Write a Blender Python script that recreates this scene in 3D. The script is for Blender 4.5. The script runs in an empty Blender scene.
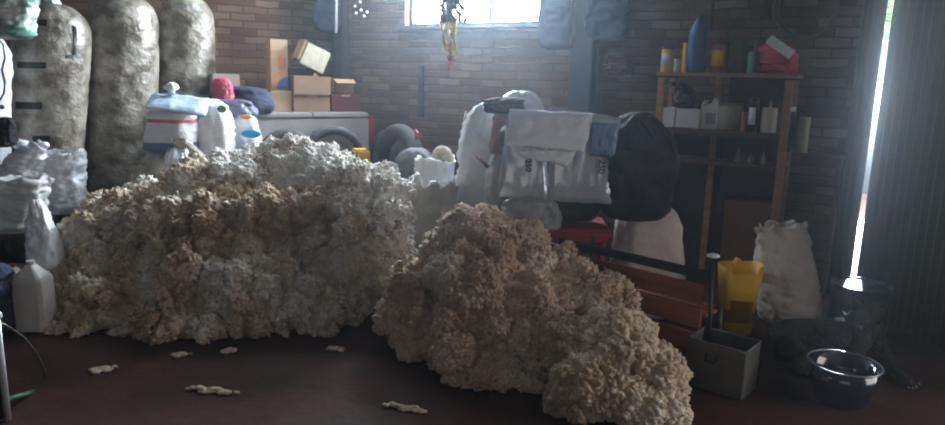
import bpy, bmesh, math, random
import numpy as np
from mathutils import Vector, Matrix, noise

random.seed(7)
rng = np.random.default_rng(11)
sc = bpy.context.scene
COL = sc.collection
PI = math.pi
V = Vector

# ------------------------------------------------------------------ camera
CAM = V((0, 0, 1.5)); F = 690.0; PITCH = math.radians(11); ROLL = math.radians(1.5)
fwd = V((0, math.cos(PITCH), -math.sin(PITCH)))
r0 = V((1, 0, 0)); u0 = V((0, math.sin(PITCH), math.cos(PITCH)))
RIGHT = r0 * math.cos(ROLL) + u0 * math.sin(ROLL)
UP = u0 * math.cos(ROLL) - r0 * math.sin(ROLL)
cd = bpy.data.cameras.new('camera'); cam = bpy.data.objects.new('camera', cd); COL.objects.link(cam)
cam.matrix_world = Matrix(((RIGHT.x, UP.x, -fwd.x, CAM.x), (RIGHT.y, UP.y, -fwd.y, CAM.y), (RIGHT.z, UP.z, -fwd.z, CAM.z), (0, 0, 0, 1)))
cd.sensor_width = 36; cd.lens = F / 945 * 36; cd.clip_end = 100
sc.camera = cam

def ray(px, py): return fwd * F + RIGHT * (px - 472.5) - UP * (py - 212.5)
def W(px, py, Y):                      # point seen at a pixel, at distance Y into the room
    d = ray(px, py); return CAM + d * ((Y - CAM.y) / d.y)
def G(px, py, z=0.0):                  # point seen at a pixel, on the level z
    d = ray(px, py); return CAM + d * ((z - CAM.z) / d.z)
def at(px, Y, z):                      # point at distance Y and height z standing in column px
    X = (px - 472.5) / F * Y
    for _ in range(6):
        q = V((X, Y, z)) - CAM
        x = 472.5 + F * q.dot(RIGHT) / q.dot(fwd)
        X += (px - x) / F * Y
    return V((X, Y, z))
def onplane(px, py, p, n):
    d = ray(px, py); return CAM + d * ((p - CAM).dot(n) / d.dot(n))

# ------------------------------------------------------------------ helpers
def tag(o, label=None, cat=None, group=None, kind=None):
    if label: o['label'] = label
    if cat: o['category'] = cat
    if group: o['group'] = group
    if kind: o['kind'] = kind
    return o
def empty(name, loc, rz=0.0, label=None, cat=None, group=None):
    o = bpy.data.objects.new(name, None); COL.objects.link(o); o.empty_display_size = .05
    o.location = loc; o.rotation_euler = (0, 0, rz)
    return tag(o, label, cat, group)
def link(name, me, m=None, parent=None, loc=None, rz=None):
    o = bpy.data.objects.new(name, me); COL.objects.link(o)
    if m is not None:
        if isinstance(m, (list, tuple)):
            for k in m: me.materials.append(k)
        else: me.materials.append(m)
    if parent is not None: o.parent = parent
    if loc is not None: o.location = loc
    if rz is not None: o.rotation_euler = (0, 0, rz)
    return o
def finish(name, bm, m=None, parent=None, loc=None, rz=None, smooth=False, bevel=0.0):
    if bevel:
        bmesh.ops.bevel(bm, geom=bm.edges[:], offset=bevel, segments=2, affect='EDGES', clamp_overlap=True)
    bmesh.ops.recalc_face_normals(bm, faces=bm.faces[:])
    me = bpy.data.meshes.new(name); bm.to_mesh(me); bm.free()
    if smooth:
        for p in me.polygons: p.use_smooth = True
    return link(name, me, m, parent, loc, rz)
def npmesh(name, v, f, smooth=True):
    me = bpy.data.meshes.new(name)
    v = np.asarray(v, dtype=np.float32); f = np.asarray(f, dtype=np.int32); k = f.shape[1]
    me.vertices.add(len(v)); me.vertices.foreach_set('co', v.ravel())
    me.loops.add(f.size); me.loops.foreach_set('vertex_index', f.ravel())
    me.polygons.add(len(f)); me.polygons.foreach_set('loop_start', np.arange(0, f.size, k, dtype=np.int32))
    me.polygons.foreach_set('loop_total', np.full(len(f), k, dtype=np.int32))
    me.update(calc_edges=True); me.validate()
    if smooth: me.polygons.foreach_set('use_smooth', np.ones(len(me.polygons), dtype=bool))
    return me
def box(bm, c, s, rot=None):
    M = Matrix.Translation(c)
    if rot is not None: M = M @ rot
    r = bmesh.ops.create_cube(bm, size=1, matrix=M @ Matrix.Diagonal((s[0], s[1], s[2], 1)))
    return r['verts']
def cyl(bm, a, b, r1, r2=None, n=20, caps=True):
    a, b = V(a), V(b); d = b - a
    M = Matrix.Translation((a + b) / 2) @ d.to_track_quat('Z', 'Y').to_matrix().to_4x4()
    bmesh.ops.create_cone(bm, cap_ends=caps, segments=n, radius1=r1, radius2=r1 if r2 is None else r2, depth=d.length, matrix=M)
def lathe(bm, prof, n=32, c=(0, 0, 0), a0=0, a1=2 * PI, sq=0.0):
    full = abs(a1 - a0 - 2 * PI) < 1e-6; rings = []
    for r, z in prof:
        ring = []
        for i in range(n if full else n + 1):
            a = a0 + (a1 - a0) * i / n
            ring.append(bm.verts.new((c[0] + r * math.cos(a), c[1] + r * math.sin(a), c[2] + z)))
        rings.append(ring)
    for A, B in zip(rings[:-1], rings[1:]):
        m = len(A)
        for i in range(m if full else m - 1):
            j = (i + 1) % m
            bm.faces.new((A[i], A[j], B[j], B[i]))
    return rings
def cap(bm, ring): bm.faces.new(ring)
def tube(bm, pts, r, n=8, closed=False):
    pts = [V(p) for p in pts]; rings = []; up = V((0.13, .21, .97)); N = len(pts)
    for i, p in enumerate(pts):
        a = pts[i - 1] if (i or closed) else p; b = pts[(i + 1) % N] if (i < N - 1 or closed) else p
        t = (b - a).normalized(); s = t.cross(up)
        if s.length < 1e-3: s = t.cross(V((1, 0, 0)))
        s.normalize(); w = s.cross(t); rr = r(i / max(1, N - 1)) if callable(r) else r
        rings.append([bm.verts.new(p + (s * math.cos(2 * PI * k / n) + w * math.sin(2 * PI * k / n)) * rr) for k in range(n)])
    for i in range(N if closed else N - 1):
        A, B = rings[i], rings[(i + 1) % N]
        for k in range(n): bm.faces.new((A[k], A[(k + 1) % n], B[(k + 1) % n], B[k]))
    if not closed: bm.faces.new(rings[0]); bm.faces.new(rings[-1])
def prism(bm, pts, depth, axis_y=True):  # outline in x,z pushed along y
    a = [bm.verts.new((x, 0, z)) for x, z in pts]; b = [bm.verts.new((x, depth, z)) for x, z in pts]
    bm.faces.new(a); bm.faces.new(list(reversed(b)))
    for i in range(len(a)): bm.faces.new((a[i], b[i], b[(i + 1) % len(a)], a[(i + 1) % len(a)]))
def nz(p, s=1.0, o=0.0): return noise.noise(V((p[0] * s + o, p[1] * s - o, p[2] * s + 2 * o)))
def ridge(p, s, o=0.0): return 1 - 2 * abs(nz(p, s, o))

# ------------------------------------------------------------------ materials
def M(name, col, rough=.7, col2=None, scale=6.0, bump=0.0, bscale=40.0, metal=0.0, spec=.5, trans=0.0, stretch=(1, 1, 1), alpha=1.0, sub=0.0, contrast=(.35, .65), coat=0.0):
    m = bpy.data.materials.new(name); m.use_nodes = True; nt = m.node_tree; N = nt.nodes; L = nt.links
    b = N['Principled BSDF']
    b.inputs['Base Color'].default_value = (*col, 1); b.inputs['Roughness'].default_value = rough
    b.inputs['Metallic'].default_value = metal; b.inputs['Specular IOR Level'].default_value = spec
    b.inputs['Transmission Weight'].default_value = trans; b.inputs['Alpha'].default_value = alpha
    if coat: b.inputs['Coat Weight'].default_value = coat; b.inputs['Coat Roughness'].default_value = .25
    if sub:
        b.inputs['Subsurface Weight'].default_value = sub; b.inputs['Subsurface Radius'].default_value = (.05, .04, .03); b.inputs['Subsurface Scale'].default_value = .6
    tc = N.new('ShaderNodeTexCoord'); mp = N.new('ShaderNodeMapping'); mp.inputs['Scale'].default_value = stretch
    L.new(tc.outputs['Object'], mp.inputs['Vector'])
    if col2 is not None:
        t = N.new('ShaderNodeTexNoise'); t.inputs['Scale'].default_value = scale; t.inputs['Detail'].default_value = 5
        L.new(mp.outputs[0], t.inputs['Vector'])
        r = N.new('ShaderNodeValToRGB'); r.color_ramp.elements[0].position = contrast[0]; r.color_ramp.elements[1].position = contrast[1]
        r.color_ramp.elements[0].color = (*col, 1); r.color_ramp.elements[1].color = (*col2, 1)
        L.new(t.outputs[0], r.inputs[0]); L.new(r.outputs[0], b.inputs['Base Color'])
    if bump:
        t = N.new('ShaderNodeTexNoise'); t.inputs['Scale'].default_value = bscale; t.inputs['Detail'].default_value = 4
        L.new(mp.outputs[0], t.inputs['Vector'])
        q = N.new('ShaderNodeBump'); q.inputs['Strength'].default_value = bump; q.inputs['Distance'].default_value = .02
        L.new(t.outputs[0], q.inputs['Height']); L.new(q.outputs[0], b.inputs['Normal'])
    return m
def bands(m, spec):
    """printed bands on a sack by its own height: spec = [(z, colour)] constant steps"""
    nt = m.node_tree; N = nt.nodes; L = nt.links; b = N['Principled BSDF']
    tc = N.new('ShaderNodeTexCoord'); s = N.new('ShaderNodeSeparateXYZ'); L.new(tc.outputs['Object'], s.inputs[0])
    r = N.new('ShaderNodeValToRGB'); r.color_ramp.interpolation = 'CONSTANT'
    while len(r.color_ramp.elements) < len(spec): r.color_ramp.elements.new(.5)
    for e, (z, c) in zip(r.color_ramp.elements, spec): e.position = z; e.color = (*c, 1)
    L.new(s.outputs[2], r.inputs[0]); L.new(r.outputs[0], b.inputs['Base Color'])
    return m
def brick_mat(name, dark=1.0):
    m = bpy.data.materials.new(name); m.use_nodes = True; nt = m.node_tree; N = nt.nodes; L = nt.links
    b = N['Principled BSDF']; b.inputs['Roughness'].default_value = .93; b.inputs['Specular IOR Level'].default_value = .2
    tc = N.new('ShaderNodeTexCoord'); s = N.new('ShaderNodeSeparateXYZ'); c = N.new('ShaderNodeCombineXYZ')
    L.new(tc.outputs['Object'], s.inputs[0]); L.new(s.outputs[0], c.inputs[0]); L.new(s.outputs[2], c.inputs[1])
    wn = N.new('ShaderNodeTexNoise'); wn.inputs['Scale'].default_value = 5; wn.inputs['Detail'].default_value = 3; L.new(tc.outputs['Object'], wn.inputs['Vector'])
    mx = N.new('ShaderNodeMixRGB'); mx.blend_type = 'ADD'; mx.inputs[0].default_value = .03
    L.new(c.outputs[0], mx.inputs[1]); L.new(wn.outputs[1], mx.inputs[2])
    t = N.new('ShaderNodeTexBrick'); t.offset = .5; t.squash = 1
    t.inputs['Color1'].default_value = (.17 * dark, .10 * dark, .07 * dark, 1); t.inputs['Color2'].default_value = (.36 * dark, .26 * dark, .185 * dark, 1)
    t.inputs['Mortar'].default_value = (.15 * dark, .105 * dark, .08 * dark, 1); t.inputs['Scale'].default_value = 1
    t.inputs['Brick Width'].default_value = .245; t.inputs['Row Height'].default_value = .072; t.inputs['Mortar Size'].default_value = .009
    t.inputs['Mortar Smooth'].default_value = .3; t.inputs['Bias'].default_value = -.25
    L.new(mx.outputs[0], t.inputs['Vector'])
    n2 = N.new('ShaderNodeTexNoise'); n2.inputs['Scale'].default_value = 1.7; n2.inputs['Detail'].default_value = 6; L.new(tc.outputs['Object'], n2.inputs['Vector'])
    r = N.new('ShaderNodeValToRGB'); r.color_ramp.elements[0].position = .3; r.color_ramp.elements[1].position = .7
    r.color_ramp.elements[0].color = (.55, .5, .47, 1); r.color_ramp.elements[1].color = (1.1, 1.05, 1, 1); L.new(n2.outputs[0], r.inputs[0])
    mm = N.new('ShaderNodeMixRGB'); mm.blend_type = 'MULTIPLY'; mm.inputs[0].default_value = 1
    L.new(t.outputs[0], mm.inputs[1]); L.new(r.outputs[0], mm.inputs[2]); L.new(mm.outputs[0], b.inputs['Base Color'])
    bp = N.new('ShaderNodeBump'); bp.inputs['Strength'].default_value = .8; bp.inputs['Distance'].default_value = .006; bp.invert = True
    L.new(t.outputs[1], bp.inputs['Height']); L.new(bp.outputs[0], b.inputs['Normal'])
    return m
BRICK = brick_mat('weathered_brick', .66)
FLOORM = M('dark_red_floor', (.033, .015, .011), .75, (.068, .029, .022), 2.6, .3, 14, spec=.12, contrast=(.3, .7))
SHEET = M('corrugated_sheet', (.105, .11, .095), .6, (.15, .15, .125), 2.2, metal=.3, stretch=(1, 1, .2))
TINROOF = M('roof_sheet', (.14, .13, .12), .7)
DARKPOST = M('dark_post_paint', (.035, .045, .06), .6)
SILL = M('sill_concrete', (.10, .10, .10), .8)
PLAST = M('white_woven_plastic', (.62, .63, .66), .5, (.78, .78, .80), 5, .35, 60, spec=.45, sub=.0)
PLAST2 = M('white_thin_plastic', (.76, .80, .86), .32, (.86, .88, .92), 5, .4, 22, spec=.6)
BEIGE = M('beige_woven_sack', (.42, .38, .32), .75, (.60, .56, .49), 7, .3, 50)
PINKISH = M('pinkish_white_sack', (.60, .50, .50), .6, (.70, .62, .62), 4, .3, 40)
BALE = M('clear_bale_wrap_over_wool', (.12, .096, .068), .34, (.38, .345, .29), 6.5, 1.0, 16, spec=.6, stretch=(1, 1, 1.2), contrast=(.38, .62), coat=.4)
CARD = M('cardboard', (.25, .155, .095), .85, (.30, .19, .12), 5)
CARDL = M('light_cardboard', (.42, .27, .165), .85, (.47, .31, .20), 5)
CARDD = M('dark_red_cardboard', (.13, .035, .03), .8)
CREAM = M('cream_board', (.52, .48, .37), .6, (.40, .36, .27), 14)
WHITEP = M('white_enamel', (.38, .38, .36), .45, (.46, .46, .44), 3)
WPL = M('white_bottle_plastic', (.75, .75, .74), .4)
RUBBER = M('black_rubber', (.028, .028, .032), .75, (.05, .05, .055), 9)
BLACKC = M('black_cloth', (.012, .012, .016), .85, (.028, .028, .034), 6, .5, 25, spec=.25)
BLACKP = M('black_plastic', (.014, .015, .018), .4)
REDP = M('red_plastic', (.28, .012, .02), .45)
YELP = M('yellow_plastic', (.72, .42, .015), .45, (.60, .33, .012), 4)
WOODR = M('reddish_wood', (.26, .085, .04), .6, (.42, .16, .075), 3, .2, 20, stretch=(.6, 6, 6))
WOODB = M('brown_shelf_wood', (.26, .12, .06), .65, (.36, .18, .10), 4, stretch=(.7, 7, 7))
WOODD = M('dark_wood', (.055, .032, .022), .7, (.09, .055, .035), 5, stretch=(.7, 6, 6))
DARKM = M('dark_metal', (.035, .035, .04), .45, metal=.6)
GALV = M('dull_galvanised_tin', (.12, .12, .12), .5, (.19, .19, .18), 8, metal=.55)
BLUEM = M('drum_metal', (.07, .09, .12), .35, (.035, .045, .06), 9, .1, 10, metal=.5)
BLUECLOTH = M('blue_cloth', (.014, .022, .05), .85, (.032, .042, .085), 8)
LBLUE = M('pale_blue_plastic', (.36, .48, .62), .45, (.50, .60, .72), 6, .4, 25)
SILV = M('silvery_plastic_pack', (.42, .46, .55), .2, (.54, .58, .66), 3, .3, 9, metal=.35, spec=.7)
WSHEET = M('white_folded_sheet', (.66, .69, .74), .5, (.74, .77, .82), 4, .3, 18)
PINKB = M('pink_brown_plastic', (.30, .17, .16), .55)
CLEARP = M('cloudy_plastic_film', (.70, .76, .82), .25, None, spec=.8, alpha=.45, bump=.5, bscale=20)
INK = M('dark_ink', (.02, .025, .07), .5)
GREENP = M('green_plastic', (.05, .22, .13), .45)

def cloudy(name, col, alpha):
    return M(name, col, .3, bump=.5, bscale=25, alpha=alpha, spec=.7)

# ------------------------------------------------------------------ room
C0 = at(338, 7.6, 0)                                   # corner of the two brick walls
dA = V((-1, -.60, 0)).normalized(); nA = V((dA.y, -dA.x, 0)); nA = nA if nA.y < 0 else -nA
dB = V((1, -.60, 0)).normalized(); nB = V((-dB.y, dB.x, 0)); nB = nB if nB.y < 0 else -nB
_p = onplane(838, 200, C0, nB); q1, q2 = V((_p.x, _p.y, 0)), G(945, 351)
dC = (q2 - q1).normalized(); nC = V((dC.y, -dC.x, 0)); nC = nC if nC.x < 0 else -nC
def isect(p, d, q, e):
    k = d.x * e.y - d.y * e.x; t = ((q.x - p.x) * e.y - (q.y - p.y) * e.x) / k; return p + d * t
C1 = isect(C0, dB, q1, dC)                             # where brick meets corrugated sheet
print('corners', C0, C1, 'wall C', q1, q2)
def wyaw(d): return math.atan2(d.y, d.x)
CEIL = 3.1
def wall_obj(name, a, d, length, z0, z1, m, thick=.2, back=None):
    """wall running from a along d; its front face is the local y=0 plane"""
    o_yaw = wyaw(d); bm = bmesh.new()
    n = V((-d.y, d.x, 0)); side = 1 if back.dot(n) > 0 else -1
    box(bm, (length / 2, side * thick / 2, (z0 + z1) / 2), (length, thick, z1 - z0))
    o = finish(name, bm, m, loc=a, rz=o_yaw); o['kind'] = 'structure'; return o
wall_obj('wall_left', C0, dA, 5.6, 0, CEIL, BRICK, back=-nA)
# window wall: one mesh with an opening
def WB(px, py, off=0.0): return onplane(px, py, C0 + nB * off, nB)
def WAp(px, py, off=0.0): return onplane(px, py, C0 + nA * off, nA)
wl = (WB(405, 27) - C0).dot(dB); wr = (WB(541, 24) - C0).dot(dB); wz = (WB(405, 27).z + WB(541, 24).z) / 2
LB = (C1 - C0).dot(dB); WT = wz + .8
bm = bmesh.new()
for x0, x1, z0, z1 in ((0, wl, 0, CEIL), (wr, LB + .1, 0, CEIL), (wl, wr, 0, wz), (wl, wr, WT, CEIL)):
    box(bm, ((x0 + x1) / 2, .1, (z0 + z1) / 2), (x1 - x0, .2, z1 - z0))
wb = finish('wall_back', bm, BRICK, loc=C0, rz=wyaw(dB)); wb['kind'] = 'structure'
print('window', wl, wr, wz, 'lenB', LB)
# window frame, mullions, pane
win = empty('window_1', C0, wyaw(dB)); win['kind'] = 'structure'
bm = bmesh.new()
for x in (wl + .02, wl + (wr - wl) * .27, wl + (wr - wl) * .62, wr - .02): box(bm, (x, .1, (wz + WT) / 2), (.035, .05, WT - wz))
for z in (wz + .02, WT - .02): box(bm, ((wl + wr) / 2, .1, z), (wr - wl, .05, .04))
finish('window_frame', bm, DARKM, win)
bm = bmesh.new(); box(bm, ((wl + wr) / 2, .05, wz - .015), (wr - wl + .1, .32, .03)); finish('window_sill', bm, SILL, win)
PANE = M('window_glass', (.95, .97, 1), .05, alpha=.12)
bm = bmesh.new(); box(bm, ((wl + wr) / 2, .1, (wz + WT) / 2), (wr - wl - .04, .006, WT - wz - .04)); finish('pane', bm, PANE, win)
# dark posts
def trim(name, px, py, wdt, off, m, plane='B', z1=CEIL, dep=.14):
    d, n = (dB, nB) if plane == 'B' else (dA, nA)
    p = (WB if plane == 'B' else WAp)(px, py, off); p.z = 0
    bm = bmesh.new(); box(bm, (0, 0, z1 / 2), (wdt, dep, z1)); o = finish(name, bm, m, loc=p, rz=wyaw(d), bevel=.006); o['kind'] = 'structure'; return o
trim('trim_1', 584, 60, .20, .09, DARKPOST)
trim('trim_2', 341, 60, .13, .07, M('corner_post_paint', (.06, .055, .06), .7), dep=.12)
# corrugated wall and door leaf on one line, a slit of daylight between them
slit_c = (onplane(852, 275, q1, nC) - C1).dot(dC); slit_t = (onplane(890, 5, q1, nC) - C1).dot(dC)
print('slit', slit_c, slit_t)
slit = (slit_c + slit_t) / 2
def corrugated(name, x0, x1, z0, z1, m, ph=0.0):
    bm = bmesh.new(); n = int((x1 - x0) / .0095); pr = None
    for i in range(n + 1):
        x = x0 + (x1 - x0) * i / n; y = .009 * math.sin(2 * PI * x / .076 + ph)
        a, b = bm.verts.new((x, y, z0)), bm.verts.new((x, y, z1))
        c, e = bm.verts.new((x, y + .004, z0)), bm.verts.new((x, y + .004, z1))
        if pr: bm.faces.new((pr[0], a, b, pr[1])); bm.faces.new((pr[2], pr[3], e, c)); bm.faces.new((pr[1], b, e, pr[3])); bm.faces.new((pr[0], pr[2], c, a))
        pr = (a, b, c, e)
    o = finish(name, bm, m, loc=C1, rz=wyaw(dC), smooth=True); return o
hw = .032
o = corrugated('wall_right', 0, slit - hw, 0, CEIL, SHEET); o['kind'] = 'structure'
door = empty('door_1', C1, wyaw(dC)); door['kind'] = 'structure'
bm = bmesh.new()
dl = corrugated('door_sheet', slit + hw, slit + 1.75, .0, CEIL, SHEET, 1.0); dl.parent = door; dl.location = (0, 0, 0); dl.rotation_euler = (0, 0, 0)
# floor, ceiling
bm = bmesh.new(); box(bm, (0, 3.0, -.05), (16, 14, .1)); o = finish('floor', bm, FLOORM); o['kind'] = 'structure'
bm = bmesh.new(); box(bm, (0, 3.0, CEIL + .03), (16, 14, .06)); o = finish('ceiling', bm, TINROOF); o['kind'] = 'structure'

# ------------------------------------------------------------------ wool
def wool_mat(name, clean, mid, dirt, bias=0.0):
    m = bpy.data.materials.new(name); m.use_nodes = True; nt = m.node_tree; N = nt.nodes; L = nt.links
    b = N['Principled BSDF']; b.inputs['Roughness'].default_value = .95; b.inputs['Specular IOR Level'].default_value = .1
    b.inputs['Sheen Weight'].default_value = .35; b.inputs['Sheen Roughness'].default_value = .6
    tc = N.new('ShaderNodeTexCoord')
    t = N.new('ShaderNodeTexNoise'); t.inputs['Scale'].default_value = 2.3; t.inputs['Detail'].default_value = 7; t.inputs['Roughness'].default_value = .62
    L.new(tc.outputs['Object'], t.inputs['Vector'])
    r = N.new('ShaderNodeValToRGB'); e = r.color_ramp.elements; e[0].position = .36 + bias; e[0].color = (*dirt, 1); e[1].position = .66 + bias; e[1].color = (*clean, 1)
    k = e.new(.5 + bias); k.color = (*mid, 1)
    L.new(t.outputs[0], r.inputs[0])
    t2 = N.new('ShaderNodeTexNoise'); t2.inputs['Scale'].default_value = 55; t2.inputs['Detail'].default_value = 4; L.new(tc.outputs['Object'], t2.inputs['Vector'])
    r2 = N.new('ShaderNodeValToRGB'); r2.color_ramp.elements[0].position = .3; r2.color_ramp.elements[1].position = .7
    r2.color_ramp.elements[0].color = (.72, .68, .62, 1); r2.color_ramp.elements[1].color = (1.08, 1.07, 1.05, 1); L.new(t2.outputs[0], r2.inputs[0])
    mm = N.new('ShaderNodeMixRGB'); mm.blend_type = 'MULTIPLY'; mm.inputs[0].default_value = 1; L.new(r.outputs[0], mm.inputs[1]); L.new(r2.outputs[0], mm.inputs[2])
    L.new(mm.outputs[0], b.inputs['Base Color'])
    bp = N.new('ShaderNodeBump'); bp.inputs['Strength'].default_value = .55; bp.inputs['Distance'].default_value = .012; L.new(t2.outputs[0], bp.inputs['Height']); L.new(bp.outputs[0], b.inputs['Normal'])
    return m
def ico_verts(sub):
    bm = bmesh.new(); bmesh.ops.create_icosphere(bm, subdivisions=sub, radius=1); bm.verts.ensure_lookup_table()
    v = np.array([x.co[:] for x in bm.verts]); f = np.array([[q.index for q in p.verts] for p in bm.faces]); bm.free(); return v, f
def tuft_protos(k=8, sub=2, amp=.38):
    out = []; v, f = ico_verts(sub)
    for s in range(k):
        w = v.copy()
        for i, p in enumerate(v):
            d = 1 + amp * (noise.noise(V(p) * 1.9 + V((s * 7.1, 0, 0))) * 1.3 + .5 * noise.noise(V(p) * 4.3 + V((0, s * 3.3, 0))))
            w[i] = p * max(.25, d)
        out.append(w)
    return out, f
PROT, PF = tuft_protos()
def wool(name, blobs, m, voxel=.03, lump=.09, fine=.02, n_tuft=9000, tuft=(.008, .023), origin=None, seed=0):
    """a heap grown from overlapping lumps, roughened, then covered with small curled locks"""
    rr = np.random.default_rng(seed)
    bm = bmesh.new()
    for c, r in blobs:
        bmesh.ops.create_icosphere(bm, subdivisions=3, radius=1, matrix=Matrix.Translation(c) @ Matrix.Diagonal((r[0], r[1], r[2], 1)))
    me = bpy.data.meshes.new('tmp'); bm.to_mesh(me); bm.free()
    ob = bpy.data.objects.new('tmp', me); COL.objects.link(ob)
    md = ob.modifiers.new('r', 'REMESH'); md.mode = 'VOXEL'; md.voxel_size = voxel
    sm = ob.modifiers.new('s', 'SMOOTH'); sm.iterations = 6; sm.factor = .6
    sd = ob.modifiers.new('d', 'SUBSURF'); sd.levels = 1
    dg = bpy.context.evaluated_depsgraph_get(); e = ob.evaluated_get(dg).to_mesh()
    n = len(e.vertices); co = np.empty(n * 3); e.vertices.foreach_get('co', co); co = co.reshape(-1, 3)
    no = np.empty(n * 3); e.vertices.foreach_get('normal', no); no = no.reshape(-1, 3)
    quads = np.array([p.vertices[:] for p in e.polygons if len(p.vertices) == 4], dtype=np.int32)
    ob.evaluated_get(dg).to_mesh_clear(); bpy.data.objects.remove(ob)
    d = np.empty(n)
    for i in range(n):
        p = V(co[i]); q = p + noise.noise_vector(p * 6) * .05
        big = noise.noise(q * 3.2) + .7 * noise.noise(q * 7)
        f0 = noise.voronoi(q * 6.5)[0]; cre = min(1, (f0[1] - f0[0]) * 3.2)
        f1 = noise.voronoi((p + noise.noise_vector(p * 14) * .02) * 15)[0]; f2 = noise.voronoi(p * 38)[0][0]
        d[i] = lump * 1.1 * big + lump * .75 * (cre - .6) + fine * 1.5 * (min(1, (f1[1] - f1[0]) * 2.4) - .5) + fine * .55 * (.6 - f2)
    co2 = co + no * d[:, None]
    co2[:, 2] = np.maximum(co2[:, 2], .004)
    # locks
    a, b, c = co2[quads[:, 0]], co2[quads[:, 1]], co2[quads[:, 2]]
    area = np.linalg.norm(np.cross(b - a, c - a), axis=1); cen = (a + c) / 2
    fn = no[quads[:, 0]]
    ok = cen[:, 2] > .01
    dq = (d[quads[:, 0]] - d.mean()) / d.std(); pr = area * ok * (fn[:, 1] < .55) * np.clip(.5 + .5 * dq, .04, 2); pr /= pr.sum()
    pick = rr.choice(len(quads), n_tuft, p=pr)
    vs, fs = [co2], [np.concatenate([quads[:, [0, 1, 2]], quads[:, [0, 2, 3]]])]; base = n
    for j, qi in enumerate(pick):
        w = PROT[j % len(PROT)]; s = rr.uniform(*tuft); ph = rr.uniform(0, 2 * PI)
        sc3 = np.array([s * rr.uniform(.4, .9), s * rr.uniform(.4, .9), s * rr.uniform(.8, 1.7)])
        nn = V(fn[qi] + rr.normal(0, .8, 3) - np.array([0, 0, .25])).normalized()
        R = np.array((nn.to_track_quat('Z', 'X').to_matrix() @ Matrix.Rotation(ph, 3, 'Z')))
        p = (w * sc3) @ R.T + cen[qi] + np.array(nn) * s * .25
        p[:, 2] = np.maximum(p[:, 2], .003)
        vs.append(p); fs.append(PF + base); base += len(w)
    v = np.concatenate(vs); f = np.concatenate(fs)
    o0 = np.array(origin) if origin is not None else v.mean(axis=0) * np.array([1, 1, 0])
    me = npmesh(name, v - o0, f)
    o = link(name, me, m); o.location = V(o0); return o
def blob(px, py, Y, rx, ry, rz): return (W(px, py, Y), (rx, ry, rz))

WOOL_L = wool_mat('greasy_fleece', (.93, .93, .91), (.66, .54, .40), (.34, .215, .125), .0)
WOOL_M = wool_mat('pinkish_fleece', (.86, .77, .68), (.70, .55, .43), (.44, .30, .19))
WOOL_R = wool_mat('creamy_curled_fleece', (.84, .78, .67), (.70, .58, .44), (.46, .34, .22))
WOOL_W = wool_mat('clean_fleece_painted_light', (.95, .95, .94), (.84, .82, .78), (.58, .50, .41), -.03)  # cleaner fleece, whitened further so its colour carries the window light
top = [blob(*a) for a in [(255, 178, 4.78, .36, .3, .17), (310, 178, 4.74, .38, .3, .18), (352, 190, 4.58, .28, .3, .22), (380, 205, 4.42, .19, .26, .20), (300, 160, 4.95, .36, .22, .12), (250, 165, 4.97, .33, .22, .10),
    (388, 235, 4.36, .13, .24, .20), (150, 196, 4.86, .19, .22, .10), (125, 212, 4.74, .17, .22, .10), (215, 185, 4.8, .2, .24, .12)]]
tag(wool('raw_wool', top, WOOL_W, lump=.07, fine=.022, n_tuft=11000, tuft=(.009, .021), seed=9), 'clean white fleece on top of the biggest heap, window light put into its colour', 'wool', kind='stuff')
left = []
for a in [
    (250, 200, 4.7, .42, .33, .20), (310, 205, 4.65, .45, .33, .20), (215, 200, 4.7, .30, .3, .20), (350, 215, 4.5, .34, .30, .20), (372, 225, 4.42, .20, .28, .20),
    (350, 280, 4.3, .26, .30, .34), (380, 270, 4.35, .16, .25, .22),
    (300, 240, 4.4, .38, .36, .36), (250, 235, 4.4, .40, .36, .34), (200, 230, 4.45, .36, .34, .30), (160, 230, 4.5, .33, .34, .26), (145, 205, 4.85, .22, .25, .14), (125, 220, 4.75, .28, .28, .18),
    (115, 250, 4.5, .26, .32, .22), (90, 275, 4.35, .22, .30, .20), (72, 305, 4.15, .18, .26, .14), (130, 290, 4.2, .35, .34, .26), (190, 290, 4.15, .38, .36, .30), (260, 290, 4.15, .38, .34, .30), (320, 300, 4.15, .26, .3, .24),
    (55, 332, 3.95, .12, .18, .07), (100, 325, 3.95, .26, .22, .13), (150, 325, 3.88, .28, .20, .14), (205, 322, 3.9, .28, .2, .13), (255, 318, 3.97, .22, .2, .13), (300, 315, 4.05, .16, .18, .12), (345, 308, 4.2, .14, .18, .11), (180, 345, 3.75, .10, .1, .035), (210, 210, 4.85, .4, .25, .4), (300, 210, 4.88, .5, .25, .45),
]: left.append(blob(*a))
tag(wool('raw_wool', left, WOOL_L, n_tuft=16000, seed=1), 'huge heap of dirty brown raw fleece on the floor, the biggest heap', 'wool', kind='stuff')
mid = []
for a in [
    (485, 240, 3.75, .17, .17, .17), (470, 232, 3.75, .12, .14, .10), (515, 245, 3.75, .16, .17, .16), (450, 262, 3.72, .18, .2, .16), (410, 285, 3.75, .13, .18, .16), (402, 315, 3.7, .12, .18, .14), (425, 330, 3.55, .14, .18, .16),
    (480, 290, 3.6, .24, .25, .25), (530, 280, 3.65, .20, .22, .20), (560, 270, 3.66, .15, .15, .13), (585, 296, 3.56, .17, .14, .12), (608, 309, 3.48, .12, .13, .09),
    (460, 350, 3.4, .16, .20, .20), (490, 385, 3.25, .13, .16, .12), (500, 340, 3.42, .20, .22, .22), (545, 330, 3.45, .20, .22, .22), (480, 410, 3.10, .045, .06, .03), (528, 385, 3.25, .10, .12, .10), (500, 300, 3.68, .3, .18, .45), (580, 315, 3.5, .2, .15, .2),
]: mid.append(blob(*a))
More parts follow.
